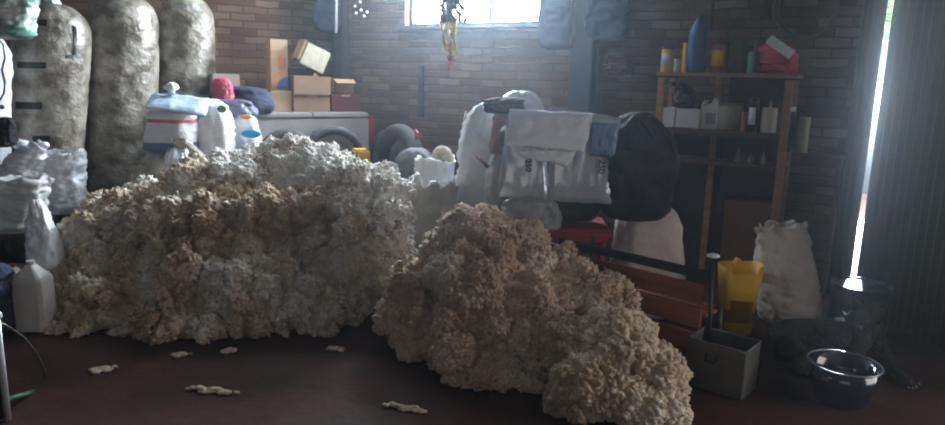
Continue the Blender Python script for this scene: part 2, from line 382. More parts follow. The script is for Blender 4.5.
tag(wool('raw_wool', mid, WOOL_M, voxel=.025, lump=.06, fine=.016, n_tuft=10000, tuft=(.008, .02), seed=2), 'pointed heap of pinkish cream raw fleece in front of the slatted bench', 'wool', kind='stuff')
rt = []
for a in [
    (612, 345, 3.15, .19, .2, .15), (570, 345, 3.2, .13, .16, .12), (600, 385, 3.0, .22, .2, .15), (650, 375, 3.05, .15, .18, .14), (575, 395, 2.98, .12, .15, .11), (635, 400, 2.95, .17, .15, .11), (662, 405, 2.95, .10, .12, .09), (632, 343, 3.2, .10, .12, .08),
]: rt.append(blob(*a))
tag(wool('raw_wool', rt, WOOL_R, voxel=.02, lump=.025, fine=.02, n_tuft=7000, tuft=(.010, .024), seed=3), 'round mound of curly cream fleece on the floor beside the grey tin box', 'wool', kind='stuff')
def scrap(px, py, w, d, label, n=260, seed=0, ang=0.0):
    rr = np.random.default_rng(seed); p = G(px, py); vs, fs, base = [], [], 0
    for j in range(n):
        t = rr.normal(0, .42); s = rr.uniform(.006, .013)
        c = np.array([t * w * .8, rr.normal(0, .3) * d + math.sin(t * 6) * d * .5, abs(rr.normal(0, .004)) + s * .5])
        q = PROT[j % 8] * s * np.array([1.4, 1, .7]); vs.append(q + c); fs.append(PF + base); base += len(q)
    v = np.concatenate(vs); v[:, 2] = np.maximum(v[:, 2], .001)
    o = link('wool_scrap', npmesh('wool_scrap', v, np.concatenate(fs)), WOOL_M, loc=p, rz=ang)
    return tag(o, label, 'wool scrap', 'loose wool scraps on the floor')
scrap(212, 392, .13, .02, 'long thin scrap of wool lying on the dark floor, nearest the camera', 200, 1, -.15)
scrap(100, 371, .06, .03, 'pale loose scrap of wool by the low edge of the biggest heap', 120, 2, .3)
scrap(408, 410, .11, .018, 'thin wool strand on the floor close to the pointed heap', 130, 3, -.3)
scrap(336, 350, .05, .02, 'small tuft of wool on the floor between the two heaps', 60, 4)
scrap(228, 352, .05, .02, 'tuft of wool at the foot of the biggest heap', 60, 5, .5)
scrap(180, 356, .05, .02, 'wool wisp trailing off the front of the biggest heap', 60, 6, .2)

# ------------------------------------------------------------------ sacks
def sack(name, base, top, w, d, m, style='full', wr=.018, seed=0, label=None, cat='sack', group=None, parent=None, rz=0.0, nk=.3, rows=44, seg=56, flare=.6, ribs=0.0, open_h=.12, inner=None, bulge=None, wscale=1.0):
    """a filled sack from base to top (world points); w, d are its half width and half depth"""
    base, top = V(base), V(top); ax = top - base; H = ax.length; bm = bmesh.new(); rings = []
    def prof(s):
        k = min(1, math.sqrt(max(0, 1 - (1 - min(1, s / .12)) ** 2))) * .25 + .75 if s < .12 else 1
        if s == 0: k = .55
        if bulge: k *= bulge(s)
        else: k *= 1 - .10 * s + .06 * math.sin(PI * min(1, s * 1.6))
        if style == 'full' and s > .78: u = (s - .78) / .22; k *= math.sqrt(max(.0, 1 - u * u * .97))
        if style == 'tied' and s > .97: k *= .55
        if style == 'tied':
            if s > .66: u = min(1, (s - .66) / .2); k *= 1 - (1 - nk) * (u * u * (3 - 2 * u))
            if s > .9: k *= 1 + flare * (s - .9) / .1 * 2
        if style == 'flat' and s > .8: k *= 1
        return k
    def depthf(s):
        if style == 'flat': return 1 - .85 * max(0, (s - .55) / .45)
        return 1
    for i in range(rows + 1):
        s = i / rows; c = ax * s; ring = []; k = prof(s)
        if style == 'tied' and s > .6: c = c + V((nz((s * 3, seed, 0), 1.5), nz((s * 3, seed, 7), 1.5), 0)) * w * 1.6 * (s - .6) / .4
        for j in range(seg):
            a = 2 * PI * j / seg; ca, sa = math.cos(a), math.sin(a)
            e = .75; x = math.copysign(abs(ca) ** e, ca); y = math.copysign(abs(sa) ** e, sa)
            tt = max(0, (s - .88) / .12) if style == 'tied' else 0
            p = V((x * w * k * (1 + .7 * tt * (.5 + nz((seed, s, 1), 3))), y * d * k * depthf(s) * (1 - .45 * tt), 0))
            q = (ca * 1.0 + seed * 5.3, sa * 1.0 + seed, s * H / max(w, .05) * .9)
            fold = (ridge(q, 1.3 * wscale) * .55 + ridge((q[0], q[1], q[2] * 2.1), 2.6 * wscale, 3) * .3 + nz(q, 6 * wscale, 1) * .25) * wr * 1.3
            fold += nz((ca * 1.1 + seed * 3.7, sa * 1.1, s * 1.8 + seed), .9) * w * .22
            if style == 'tied' and s > .55: fold += math.cos(a * 9 + seed) * .3 * w * k * (s - .55) * .8
            if style in ('open', 'flat') and s > .8: fold += nz((ca * 2, sa * 2, s * 5 + seed), 2) * .25 * w * (s - .8) * 4
            if ribs: fold += ribs * math.sin(s * H * 2 * PI / .055 + ca * 1.5 + nz(q, 2))
            rad = V((ca, sa, 0)); p += rad * fold * min(1, s * 6 + .2)
            z = 0.0
            if style == 'tied' and i > rows - 5: z = nz((ca * 1.8, sa * 1.8, seed + 3), 1.6) * w * .5 * (i - rows + 5) / 5
            if i == rows and style in ('open', 'flat'): z = nz((ca * 1.6, sa * 1.6, seed), 1.4) * open_h
            ring.append(bm.verts.new(p + c + V((0, 0, z))))
        rings.append(ring)
    for A, B in zip(rings[:-1], rings[1:]):
        for j in range(seg): bm.faces.new((A[j], A[(j + 1) % seg], B[(j + 1) % seg], B[j]))
    bm.faces.new(list(reversed(rings[0])))
    T = rings[-1]
    if style in ('open', 'flat'):
        cen = sum((v.co for v in T), V()) / seg; prev = T
        for kk, dz in ((.90, -.02), (.80, -.07), (.5, -.10), (.05, -.11)):
            r = [bm.verts.new(V((cen.x + (v.co.x - cen.x) * kk, cen.y + (v.co.y - cen.y) * kk, v.co.z * (kk if kk < .6 else 1) + (cen.z * (1 - kk) if kk < .6 else 0) + dz))) for v in T]
            for j in range(seg): bm.faces.new((prev[j], prev[(j + 1) % seg], r[(j + 1) % seg], r[j]))
            prev = r
        bm.faces.new(prev)
    else: bm.faces.new(T)
    # ground flat
    o = finish(name, bm, m, parent, loc=base if parent is None else None, rz=rz if parent is None else None, smooth=True)
    if label: tag(o, label, cat, group)
    return o
def F_(px, Y, z=0.0): return at(px, Y, z)
def zat(px, py, Y): return W(px, py, Y).z

# tall bales of wool along the brick wall
def bale(pb, pt, ytop, Y, r, label, seed, tapes=()):
    base = at(pb, Y, 0.0); top = W(pt, ytop, Y); ax = top - base; H = ax.length
    root = empty('wool_bale', base, 0, label, 'wool bale', 'tall wool bales against the brick wall')
    seg, rows = 72, 90
    def rad(a, s):
        k = 1.0
        if s < .05: k = .8 + .2 * math.sqrt(1 - (1 - s / .05) ** 2)
        if s > .88: u = (s - .88) / .12; k = math.sqrt(max(.02, 1 - u * u * .93))
        q = (math.cos(a) + seed * 4, math.sin(a), s * H * 2.2)
        return r * k * (1 + .05 * nz(q, 1.3) + .028 * ridge((q[0], q[1], q[2] * 2.4), 2.0, 2) + .015 * nz(q, 8) + .03 * math.sin(s * 9 + seed))
    bm = bmesh.new(); rings = []
    for i in range(rows + 1):
        s = i / rows
        rings.append([bm.verts.new(ax * s + V((math.cos(2 * PI * j / seg), math.sin(2 * PI * j / seg), 0)) * rad(2 * PI * j / seg, s)) for j in range(seg)])
    for A, B in zip(rings[:-1], rings[1:]):
        for j in range(seg): bm.faces.new((A[j], A[(j + 1) % seg], B[(j + 1) % seg], B[j]))
    bm.faces.new(list(reversed(rings[0]))); bm.faces.new(rings[-1])
    finish('bag', bm, BALE, root, smooth=True)
    # gathered knot at the top
    bm = bmesh.new(); rg = lathe(bm, [(.10, -.02), (.055, .03), (.035, .07), (.06, .11), (.075, .15)], 22)
    for v in bm.verts: v.co.x += .012 * math.sin(v.co.y * 90); v.co.y += .012 * math.cos(v.co.x * 80)
    cap(bm, rg[-1]); k = finish('knot', bm, PLAST2, root, smooth=True); k.location = ax * .985
    for (x0, y0, x1, y1) in tapes:     # strips of black tape, placed on the skin of the bale
        def ang_s(px, py):
            a = -PI / 2
            for _ in range(30):
                s = max(0, min(1, (W(px, py, Y - r * .8).z) / H)); p = base + ax * s + V((math.cos(a), math.sin(a), 0)) * rad(a, s)
                q = p - CAM; x = 472.5 + F * q.dot(RIGHT) / q.dot(fwd); a += (px - x) * .004
            return a, s
        A, B = ang_s(x0, y0), ang_s(x1, y1); bm = bmesh.new(); n = 12
        g = []
        for i in range(n + 1):
            t = i / n; row = []
            for h in (0, 1):
                if abs(x1 - x0) >= abs(y1 - y0): a = A[0] + (B[0] - A[0]) * t; s = A[1] + (B[1] - A[1]) * h
                else: a = A[0] + (B[0] - A[0]) * h; s = A[1] + (B[1] - A[1]) * t
                row.append(bm.verts.new(ax * s + V((math.cos(a), math.sin(a), 0)) * (rad(a, s) + .008)))
                row.append(bm.verts.new(ax * s + V((math.cos(a), math.sin(a), 0)) * (rad(a, s) - .012)))
            g.append(row)
        for P, Q in zip(g[:-1], g[1:]):
            bm.faces.new((P[0], Q[0], Q[2], P[2])); bm.faces.new((P[1], P[3], Q[3], Q[1])); bm.faces.new((P[0], P[1], Q[1], Q[0])); bm.faces.new((P[2], Q[2], Q[3], P[3]))
        bm.faces.new((g[0][0], g[0][2], g[0][3], g[0][1])); bm.faces.new((g[-1][0], g[-1][1], g[-1][3], g[-1][2]))
        finish('tape', bm, BLACKP, root)
    return root
bale(44, 53, 4, 5.5, .262, 'tall film-wrapped wool bale with short black tape strips', 1, ((15, 17, 47, 24), (18, 60, 46, 67), (16, 100, 42, 108), (66, 53, 82, 57), (73, 23, 76, 53), (33, 134, 50, 142)))
bale(115, 124, -6, 6.0, .280, 'tall plain wool bale in the middle of the three, touching the taped one', 2)
bale(182, 187, -4, 6.45, .250, 'tall wool bale standing nearest the cardboard boxes', 3)

# sacks behind and on the big heap
S = lambda *a, **k: sack('sack', *a, **k)
RS = bands(M('white_sack_red_stripe', (.7, .7, .7), .55, bump=.3, bscale=50), [(0, (.10, .14, .26)), (.085, (.62, .62, .65)), (.235, (.55, .12, .12)), (.265, (.66, .66, .68)), (.9, (.66, .66, .68))])
g1 = 'white sacks behind the biggest wool heap'
Y = 5.5; zb = zat(170, 152, Y)
sack('sack', at(160, 5.5, 0), at(160, 5.5, zb - .01), .19, .17, BEIGE, 'full', seed=3, label='dull beige sack under the red-striped sack, behind the heap', group=g1)
sack('sack', at(198, 5.36, 0), at(197, 5.36, zat(196, 140, 5.36)), .10, .10, BEIGE, 'tied', seed=4, label='crumpled pale sack with knotted mouth, next to the red-striped sack', group=g1)
sack('sack', at(172, Y, zb), at(172, Y, zat(170, 107, Y)), .18, .15, RS, 'full', seed=5, label='white sack with a thin red stripe and navy blue bottom', group=g1)
RIBM = PLAST
sack('sack', at(216, 5.72, 0), at(212, 5.72, zat(210, 99, 5.72)), .17, .16, PLAST, 'full', seed=6, ribs=.006, wr=.03, label='ribbed white sack with a small green print near its mouth', group=g1)
bm = bmesh.new(); bmesh.ops.create_icosphere(bm, subdivisions=3, radius=1, matrix=Matrix.Diagonal((.038, .012, .03, 1)))
p = W(222, 109, 5.55); tag(finish('sack_label', bm, GREENP, loc=p, smooth=True), 'small green round tag on the ribbed white sack', 'tag')
sack('sack', at(248, 6.0, 0), at(244, 6.0, zat(240, 111, 6.0)), .135, .13, PLAST2, 'full', seed=7, wr=.02, label='white sack with an orange and a bright blue print', group=g1)
def patch(name, px, py, Y, w, h, m, dy=.01):
    bm = bmesh.new(); bmesh.ops.create_icosphere(bm, subdivisions=3, radius=1, matrix=Matrix.Diagonal((w, dy, h, 1))); return finish(name, bm, m, loc=W(px, py, Y), smooth=True)
sk = bpy.data.objects['sack'] if False else None
def child_of(o, par):
    o.location = o.location - par.location; o.parent = par; return o
blue_sack = [o for o in COL.objects if o.get('label', '').startswith('white sack with an orange')][0]
rib_sack = [o for o in COL.objects if o.get('label', '').startswith('ribbed white sack with a small')][0]
lab = [o for o in COL.objects if o.name.startswith('sack_label')][0]
for kk in ('label', 'category'): del lab[kk]
lab.name = 'print'; child_of(lab, rib_sack)
child_of(patch('print', 251, 134, 5.855, .085, .034, M('bright_blue_print', (.04, .38, .68), .5)), blue_sack)
child_of(patch('print', 246, 117, 5.875, .045, .022, M('orange_print', (.75, .35, .05), .5)), blue_sack)
sack('sack', at(132, 5.28, 0), at(136, 5.28, zat(140, 165, 5.28)), .11, .10, BEIGE, 'tied', seed=8, label='small beige sack half buried at the back edge of the heap', group=g1)
sack('sack', at(176, 5.22, 0), at(176, 5.22, zat(178, 150, 5.22)), .10, .06, PLAST2, 'tied', seed=19, wr=.03, label='torn thin white bag slumped on the back of the heap', group=g1)

# folded pale blue sacks lying on top
def draped(name, pts, thick, m, wr=.008, n=26, k=14, seed=0, parent=None):
    """a folded sheet between four world corners (tl, tr, br, bl), with real thickness"""
    tl, tr, br, bl = [V(p) for p in pts]; nrm = (tr - tl).cross(bl - tl).normalized()
    if nrm.y > 0: nrm = -nrm
    o0 = (tl + tr + br + bl) / 4; bm = bmesh.new(); A = []; B = []
    for i in range(k + 1):
        v = i / k; ra, rb = [], []
        for j in range(n + 1):
            u = j / n; p = tl.lerp(tr, u).lerp(bl.lerp(br, u), v) - o0
            e = min(1, min(u, 1 - u) * 8 + .15) * min(1, min(v, 1 - v) * 6 + .15)
            h = wr * (ridge((u * 3 + seed, v * 2, seed), 1.6) + .6 * nz((u * 3, v * 3, seed), 3))
            jit = V((nz((u * 4, v * 4, seed + 5), 1), 0, nz((u * 4, v * 4, seed + 9), 1))) * wr * 1.2
            ra.append(bm.verts.new(p + jit + nrm * (thick * .5 * e + h))); rb.append(bm.verts.new(p + jit - nrm * (thick * .5 * e) + nrm * h * .6))
        A.append(ra); B.append(rb)
    for i in range(k):
        for j in range(n):
            bm.faces.new((A[i][j], A[i][j + 1], A[i + 1][j + 1], A[i + 1][j])); bm.faces.new((B[i][j], B[i + 1][j], B[i + 1][j + 1], B[i][j + 1]))
    for j in range(n):
        bm.faces.new((A[0][j], B[0][j], B[0][j + 1], A[0][j + 1])); bm.faces.new((A[k][j], A[k][j + 1], B[k][j + 1], B[k][j]))
    for i in range(k):
        bm.faces.new((A[i][0], A[i + 1][0], B[i + 1][0], B[i][0])); bm.faces.new((A[i][n], B[i][n], B[i + 1][n], A[i + 1][n]))
    return finish(name, bm, m, parent, loc=o0, smooth=True)
o = draped('folded_sack', (W(152, 95, 5.62), W(210, 99, 5.66), W(206, 117, 5.31), W(145, 108, 5.29)), .05, LBLUE, seed=2); tag(o, 'folded pale blue sacks lying on top of the red-striped sack', 'folded sacks')
bm = bmesh.new(); rg = lathe(bm, [(.02, 0), (.03, .03), (.055, .055), (.045, .085), (.01, .1)], 18); cap(bm, rg[0]); cap(bm, rg[-1])
for v in bm.verts: v.co += V((nz(v.co, 30), nz(v.co, 30, 2), 0)) * .02
o = finish('plastic_wad', bm, PLAST2, loc=W(172, 95, 5.55), smooth=True); tag(o, 'crumpled white plastic wad sitting on the folded pale blue sacks', 'plastic wad')

# ------------------------------------------------------------------ low table with sacks at the far left
zt = .44
t = empty('low_table', at(20, 4.75, 0), 0, 'low wooden table carrying the sacks beside the biggest heap', 'table')
bm = bmesh.new(); box(bm, (-.25, -.06, zt - .02), (.95, 1.05, .04)); finish('tabletop', bm, WOODD, t, bevel=.004)
for sx in (-.65, .17):
    for sy in (-.5, .4):
        bm = bmesh.new(); box(bm, (sx, sy, (zt - .04) / 2), (.07, .07, zt - .04)); finish('leg', bm, WOODD, t, bevel=.004)
gL = 'sacks and bags on the low table'
sack('sack', at(61, 5.0, zt), at(62, 5.0, zat(62, 150, 5.0)), .145, .12, PLAST2, 'open', seed=11, wr=.03, open_h=.05, label='upright shiny white plastic sack with folded mouth on the low table', group=gL)
bm = bmesh.new(); rg = lathe(bm, [(.085, 0), (.09, .02), (.095, .2), (.1, .21), (.09, .21), (.085, .03)], 28); cap(bm, rg[0]); cap(bm, rg[-1])
TURQ = M('turquoise_plastic', (.25, .48, .50), .4)
tag(finish('bucket', bm, TURQ, loc=at(22, 4.85, zt), smooth=True), 'pale turquoise bucket under a crumpled white bag', 'bucket')
sack('plastic_bag', at(22, 4.85, zt + .215), at(27, 4.85, zat(24, 143, 4.85)), .12, .10, PLAST2, 'tied', seed=13, wr=.035, nk=.5, label='crumpled bluish white bag stuffed on the turquoise bucket', cat='bag')
FILM = cloudy('cloudy_grey_film', (.62, .64, .62), .8)
sack('plastic_bag', at(16, 4.42, zt), at(20, 4.42, zat(20, 178, 4.42)), .17, .13, FILM, 'open', seed=14, wr=.035, open_h=.06, label='cloudy see-through plastic bag slumped at the table edge', cat='bag', group=gL)
# crate under the leaning sack
cr = empty('wooden_crate', at(30, 4.16, 0), .1, 'dark wooden crate under the leaning white sack', 'crate')
bm = bmesh.new(); box(bm, (0, 0, .13), (.30, .22, .26)); finish('body', bm, WOODD, cr, bevel=.006)
sack('sack', at(49, 4.15, .262), W(35, 200, 4.2), .098, .09, PLAST2, 'full', seed=15, wr=.02, label='leaning white sack tied at its neck, propped against the low table', bulge=lambda s: 1.2 - .95 * s)
def carton(name, loc, w, d, h, m, label, cat, capcol=None, rz=0.0):
    """plastic jerrycan with a gabled shoulder, cap and handle"""
    r = empty(name, loc, rz, label, cat); bm = bmesh.new(); hw_, hd = w / 2, d / 2; sh = h * .72; rings = []
    for z, k in ((0, .96), (.01, 1), (sh, 1), (sh + h * .06, .92), (h * .93, .28), (h * .95, .24)):
        rings.append([bm.verts.new((x * hw_ * k, y * hd * (k if k > .5 else k * 1.3), z)) for x, y in ((-1, -.8), (-.8, -1), (.8, -1), (1, -.8), (1, .8), (.8, 1), (-.8, 1), (-1, .8))])
    for A, B in zip(rings[:-1], rings[1:]):
        for j in range(8): bm.faces.new((A[j], A[(j + 1) % 8], B[(j + 1) % 8], B[j]))
    bm.faces.new(rings[0]); bm.faces.new(rings[-1]); finish('body', bm, m, r, smooth=False, bevel=.004)
    bm = bmesh.new(); cyl(bm, (0, 0, h * .95), (0, 0, h), w * .13, n=16); finish('cap', bm, capcol or m, r, smooth=False)
    return r
carton('jerrycan', at(37, 3.82, 0), .175, .15, zat(38, 258, 3.88), M('dull_white_jug', (.58, .56, .54), .45), 'gable-topped dull white jerrycan standing by the low edge of the heap', 'jerrycan')
carton('jerrycan', at(17, 3.95, 0), .15, .14, zat(14, 264, 3.95), M('yellowed_jug', (.50, .46, .40), .5), 'yellowed jerrycan with a red cap beside the gable-topped one', 'jerrycan', REDP)
sack('cloth_bag', at(-9, 3.72, 0), at(-9, 3.72, zat(-5, 264, 3.72)), .085, .09, BLUECLOTH, 'full', seed=17, wr=.03, label='navy blue cloth bundle in front of the low table', cat='cloth')
# metal stand with hoop
ms = empty('metal_stand', G(8, 420), 0, 'metal stand with a bent hoop and green crossbar, nearest the camera', 'stand'); P0 = G(8, 420)
pt_ = W(7, 316, P0.y) - P0
bm = bmesh.new(); cyl(bm, (0, 0, 0), (0, 0, pt_.z), .013, n=14); finish('post', bm, M('scuffed_white_metal', (.5, .55, .58), .4, metal=.3), ms, smooth=True)
bm = bmesh.new(); tube(bm, [W(x, y, yy) - P0 for x, y, yy in ((-2, 322, P0.y), (10, 328, 3.0), (24, 338, 3.05), (36, 353, 3.1), (44, 370, 3.15), (48, 386, 3.2), (48, 398, 3.22))], .006, 8); finish('hoop', bm, M('worn_steel', (.16, .17, .18), .35, metal=.7), ms, smooth=True)
bm = bmesh.new(); tube(bm, [W(4, 401, P0.y) - P0, W(48, 388, 3.2) - P0], .014, 8); finish('crossbar', bm, M('green_paint', (.015, .06, .025), .5), ms, smooth=True)
bm = bmesh.new(); bmesh.ops.create_icosphere(bm, subdivisions=2, radius=.022, matrix=Matrix.Translation((0, 0, pt_.z))); finish('knob', bm, WPL, ms, smooth=True)
bm = bmesh.new(); cyl(bm, (-.035, .02, 0), (-.03, .02, pt_.z * .9), .014, n=12); finish('post', bm, DARKM, ms, smooth=True)
# tall white sack and things at the far left edge
w1 = sack('sack', at(-22, 4.93, zt), at(-15, 4.93, zat(0, 32, 4.75)), .17, .13, PLAST, 'full', seed=21, wr=.012, label='tall white sack with black looped cord at the picture edge', cat='sack')
w1['label'] = 'tall white sack with a black looped cord, under the green and white bag'
bm = bmesh.new(); tube(bm, [W(x, y, 4.60) - w1.location for x, y in ((-4, 38), (3, 44), (5, 58), (2, 70), (5, 82), (4, 93), (0, 100), (-5, 96))], .007, 6); finish('cord', bm, BLACKP, w1, smooth=True)
bm = bmesh.new(); bmesh.ops.create_icosphere(bm, subdivisions=2, radius=.016, matrix=Matrix.Translation(W(2, 107, 4.60) - w1.location)); finish('button', bm, BLACKP, w1, smooth=True)
GW = M('white_green_bag', (.55, .62, .58), .35, (.10, .26, .19), 9, .4, 20, contrast=(.48, .62))
sack('plastic_bag', at(4, 4.6, zat(4, 39, 4.6)), at(6, 4.6, zat(6, -12, 4.6)), .165, .12, GW, 'full', seed=23, wr=.035, label='white and green plastic bag on top of the tall white sack', cat='bag')
sack('dark_bag', at(4, 4.45, zat(4, 147, 4.45)), at(5, 4.45, zat(5, 117, 4.45)), .055, .05, BLACKC, 'full', seed=24, wr=.01, label='small black box shape with no support by the tall white sack', cat='bag')  # unidentified black box, sack-shaped and left without support
COL.objects['dark_bag'].name = 'small_black_box'

# ------------------------------------------------------------------ freezer, boxes and wheels by the brick wall
yA = wyaw(dA) + PI            # local +x runs towards the corner
def frontbox(name, px0, px1, py, Yl, z0, z1, depth, m, parent=None, yaw=yA, bevel=.006):
    """box whose front face spans columns px0..px1; its left front edge at distance Yl"""
    a = at(px0, Yl, z0); e = V((math.cos(yaw), math.sin(yaw), 0)); n = V((-e.y, e.x, 0))
    b = onplane(px1, py, a, n); L = (b - a).dot(e)
    bm = bmesh.new(); box(bm, (L / 2, depth / 2, (z1 - z0) / 2), (L, depth, z1 - z0))
    o = finish(name, bm, m, parent, loc=a, rz=yaw, bevel=bevel); o['L'] = L; return o
fz_z = zat(310, 113, 6.45)
def wheel(name, c, R, r, label, cat, nrm, group=None, rim=None):
    """tyre with grooves (and a rim) standing with its axis along nrm"""
    e = empty(name, c, 0, label, cat, group); q = V(nrm).to_track_quat('Z', 'Y'); bm = bmesh.new(); N1, N2 = 56, 16; g = []
    for i in range(N1):
        a = 2 * PI * i / N1; row = []
        for j in range(N2):
            b = 2 * PI * j / N2; rr_ = R + r * math.cos(b) * (1 if math.cos(b) < .75 else .97 + .05 * (i % 2)); row.append(bm.verts.new(q @ V((rr_ * math.cos(a), rr_ * math.sin(a), r * 1.05 * math.sin(b)))))
        g.append(row)
    for i in range(N1):
        for j in range(N2): bm.faces.new((g[i][j], g[(i + 1) % N1][j], g[(i + 1) % N1][(j + 1) % N2], g[i][(j + 1) % N2]))
    finish('tyre', bm, RUBBER, e, smooth=True)
    if rim is not None:
        bm = bmesh.new(); rg = lathe(bm, [(.001, .02), (R * .25, .02), (R * .3, -.01), (R * .7, -.015), (R - r * .7, .03), (R - r * .7, -.03), (R * .6, -.035), (R * .2, -.03), (.001, -.03)], 32)
        for v in bm.verts: v.co = q @ v.co
        finish('rim', bm, rim, e, smooth=True)
    return e
a = at(256, 6.2, 0); fr = empty('chest_freezer', a, yA, 'long white chest freezer under the cardboard boxes', 'freezer')
e = V((math.cos(yA), math.sin(yA), 0)); n_ = V((-e.y, e.x, 0)); Lf = (onplane(369, 113, a, n_) - a).dot(e)
bm = bmesh.new(); box(bm, (Lf / 2, .28, (fz_z - .05) / 2 + .02), (Lf, .56, fz_z - .09)); finish('body', bm, WHITEP, fr, bevel=.012)
for k in (0, 1):
    bm = bmesh.new(); box(bm, (Lf * (.25 + .5 * k) + .0, .28, fz_z - .022), (Lf / 2 - .012, .57, .045)); finish('lid', bm, WHITEP, fr, bevel=.01)
bm = bmesh.new(); box(bm, (Lf * .5, -.004, fz_z * .45), (.012, .012, fz_z * .8)); finish('seam_strip', bm, DARKM, fr)
RIMM = M('dull_wheel_disc', (.22, .22, .23), .6)
nA_ = nA
for px, py, Y, R in ((334, 160, 6.15, .26), (288, 160, 5.85, .22)):
    c = W(px, py, Y); wheel('spare_wheel', c, R, .045, 'big spare wheel leaning on the freezer front, nearer the corner' if px > 300 else 'smaller spare wheel leaning on the freezer front behind the heap', 'wheel', nA * 1.0 + V((0, 0, .15)), 'spare wheels against the freezer', RIMM)
wheel('tyre', W(397, 162, 6.2), .27, .075, 'bare black tyre leaning on the back wall by the white sacks', 'tyre', V((-.75, -.65, .12)), 'old tyres in the corner')
wheel('tyre', W(384, 164, 6.76), .27, .065, 'black tyre leaning behind the other, closest to the corner', 'tyre', V((-.9, -.45, .1)), 'old tyres in the corner')
def setbox(px0, px1, pyb, pyt, off, z0, depth, m, name, label, cat, top=None, yaw=yA):
    """box on level z0, its front face `off` in front of the brick wall"""
    p = onplane(px0, pyb, C0 + nA * off, nA); a = at(px0, p.y, z0)
    z1 = W((px0 + px1) / 2, pyt, p.y + .1).z
    return a, z1
fzo = .62
ft = fz_z + .004
def cbox(px0, px1, pyt, Yl, depth, m, label, name='cardboard_box', z0=None, flap=None, cat='box', group='cardboard boxes on the freezer', tape=True):
    z0 = ft if z0 is None else z0
    a = at(px0, Yl, z0); e = V((math.cos(yA), math.sin(yA), 0)); n = V((-e.y, e.x, 0)); b = onplane(px1, 100, a, n); L = (b - a).dot(e); h = W(px0, pyt, Yl).z - z0
    r = empty(name, a, yA, label, cat, group)
    bm = bmesh.new()
    if flap is None: box(bm, (L / 2, depth / 2, h / 2), (L, depth, h))
    else:
        t_ = .006
        box(bm, (L / 2, t_ / 2, h / 2), (L, t_, h)); box(bm, (L / 2, depth - t_ / 2, h / 2), (L, t_, h)); box(bm, (t_ / 2, depth / 2, h / 2), (t_, depth, h)); box(bm, (L - t_ / 2, depth / 2, h / 2), (t_, depth, h)); box(bm, (L / 2, depth / 2, t_ / 2), (L, depth, t_))
    finish('body', bm, m, r, bevel=.002)
    if flap:
        for side, ang, ln in flap:
            bm = bmesh.new()
            if side == 'l': Rm = Matrix.Translation((0, depth / 2, h)) @ Matrix.Rotation(ang, 4, 'Y'); box(bm, Rm @ V((-ln / 2, 0, 0)), (ln, depth * .95, .004), Rm.to_3x3().to_4x4())
            elif side == 'f': Rm = Matrix.Translation((L / 2, 0, h)) @ Matrix.Rotation(ang, 4, 'X'); box(bm, Rm @ V((0, -ln / 2, 0)), (L * .97, ln, .004), Rm.to_3x3().to_4x4())
            else: Rm = Matrix.Translation((L / 2, depth, h)) @ Matrix.Rotation(ang, 4, 'X'); box(bm, Rm @ V((0, ln / 2, 0)), (L * .97, ln, .004), Rm.to_3x3().to_4x4())
            finish('flap', bm, m, r)
    elif tape:
        bm = bmesh.new(); box(bm, (L / 2, -.001, h - .012), (.09 if L > .2 else .05, .003, .02)); finish('tape', bm, CARDL, r)
    return r, a, L, h
b1 = cbox(271, 292, 90, 6.42, .24, CARDL, 'small open cardboard box under the tall orange-printed carton', flap=(('l', .15, .12),))
b2 = cbox(294, 330, 95, 6.50, .34, CARD, 'lower of the two brown boxes stacked beside the open box')
b3 = cbox(294, 331, 76, 6.48, .34, CARD, 'upper of the two brown boxes stacked beside the open box', z0=ft + b2[3] + .003, flap=(('b', .3, .1),))
b4 = cbox(332, 360, 94, 6.74, .30, CARDD, 'dark red carton at the corner end of the freezer')
b5 = cbox(334, 354, 79, 6.78, .26, CARD, 'small brown box with a raised flap on the dark red carton', z0=ft + b4[3] + .003, flap=(('f', .5, .08), ('b', -.9, .08)))
# tall carton with orange and blue print
zc = ft + b1[3] + .004; a = at(271.5, 6.46, zc); tc_h = W(271, 39, 6.46).z - zc
e_ = V((math.cos(yA), math.sin(yA), 0)); Lc = (onplane(288, 60, a, V((-e_.y, e_.x, 0))) - a).dot(e_)
tcn = empty('tall_carton', a, yA, 'tall narrow carton with orange lettering and a blue and orange arc', 'box')
bm = bmesh.new(); box(bm, (Lc / 2, .09, tc_h / 2), (Lc, .18, tc_h)); finish('body', bm, CARDL, tcn, bevel=.003)
ORG = M('orange_ink', (.72, .22, .06), .6); BLU = M('blue_ink', (.05, .12, .30), .6)
def arcstrip(R0, R1, cx, cz, a0, a1, m, par, name='print', y=-.002):
    bm = bmesh.new(); n = 16; pr = None
    for i in range(n + 1):
        a = a0 + (a1 - a0) * i / n; q = [bm.verts.new((cx + R * math.cos(a), yy, cz + R * math.sin(a))) for R in (R0, R1) for yy in (y, y + .003)]
        if pr: bm.faces.new((pr[0], pr[2], q[2], q[0])); bm.faces.new((pr[2], pr[3], q[3], q[2])); bm.faces.new((pr[1], q[1], q[3], pr[3])); bm.faces.new((pr[0], q[0], q[1], pr[1]))
        pr = q
    return finish(name, bm, m, par)
R_ = Lc * .92
arcstrip(R_ * .85, R_, Lc - .004, .01, PI / 2, PI - .05, ORG, tcn); arcstrip(.001, R_ * .72, Lc - .004, .01, PI / 2, PI, BLU, tcn)
bm = bmesh.new()
for i in range(6): box(bm, (Lc * .58, -.001, tc_h * (.43 + .05 * i)), (Lc * .26, .003, tc_h * .034))
finish('lettering', bm, ORG, tcn)
bm = bmesh.new()
for i in range(5): box(bm, (Lc * .82, -.001, tc_h * (.45 + .045 * i)), (Lc * .10, .003, tc_h * .02))
finish('lettering', bm, BLU, tcn)
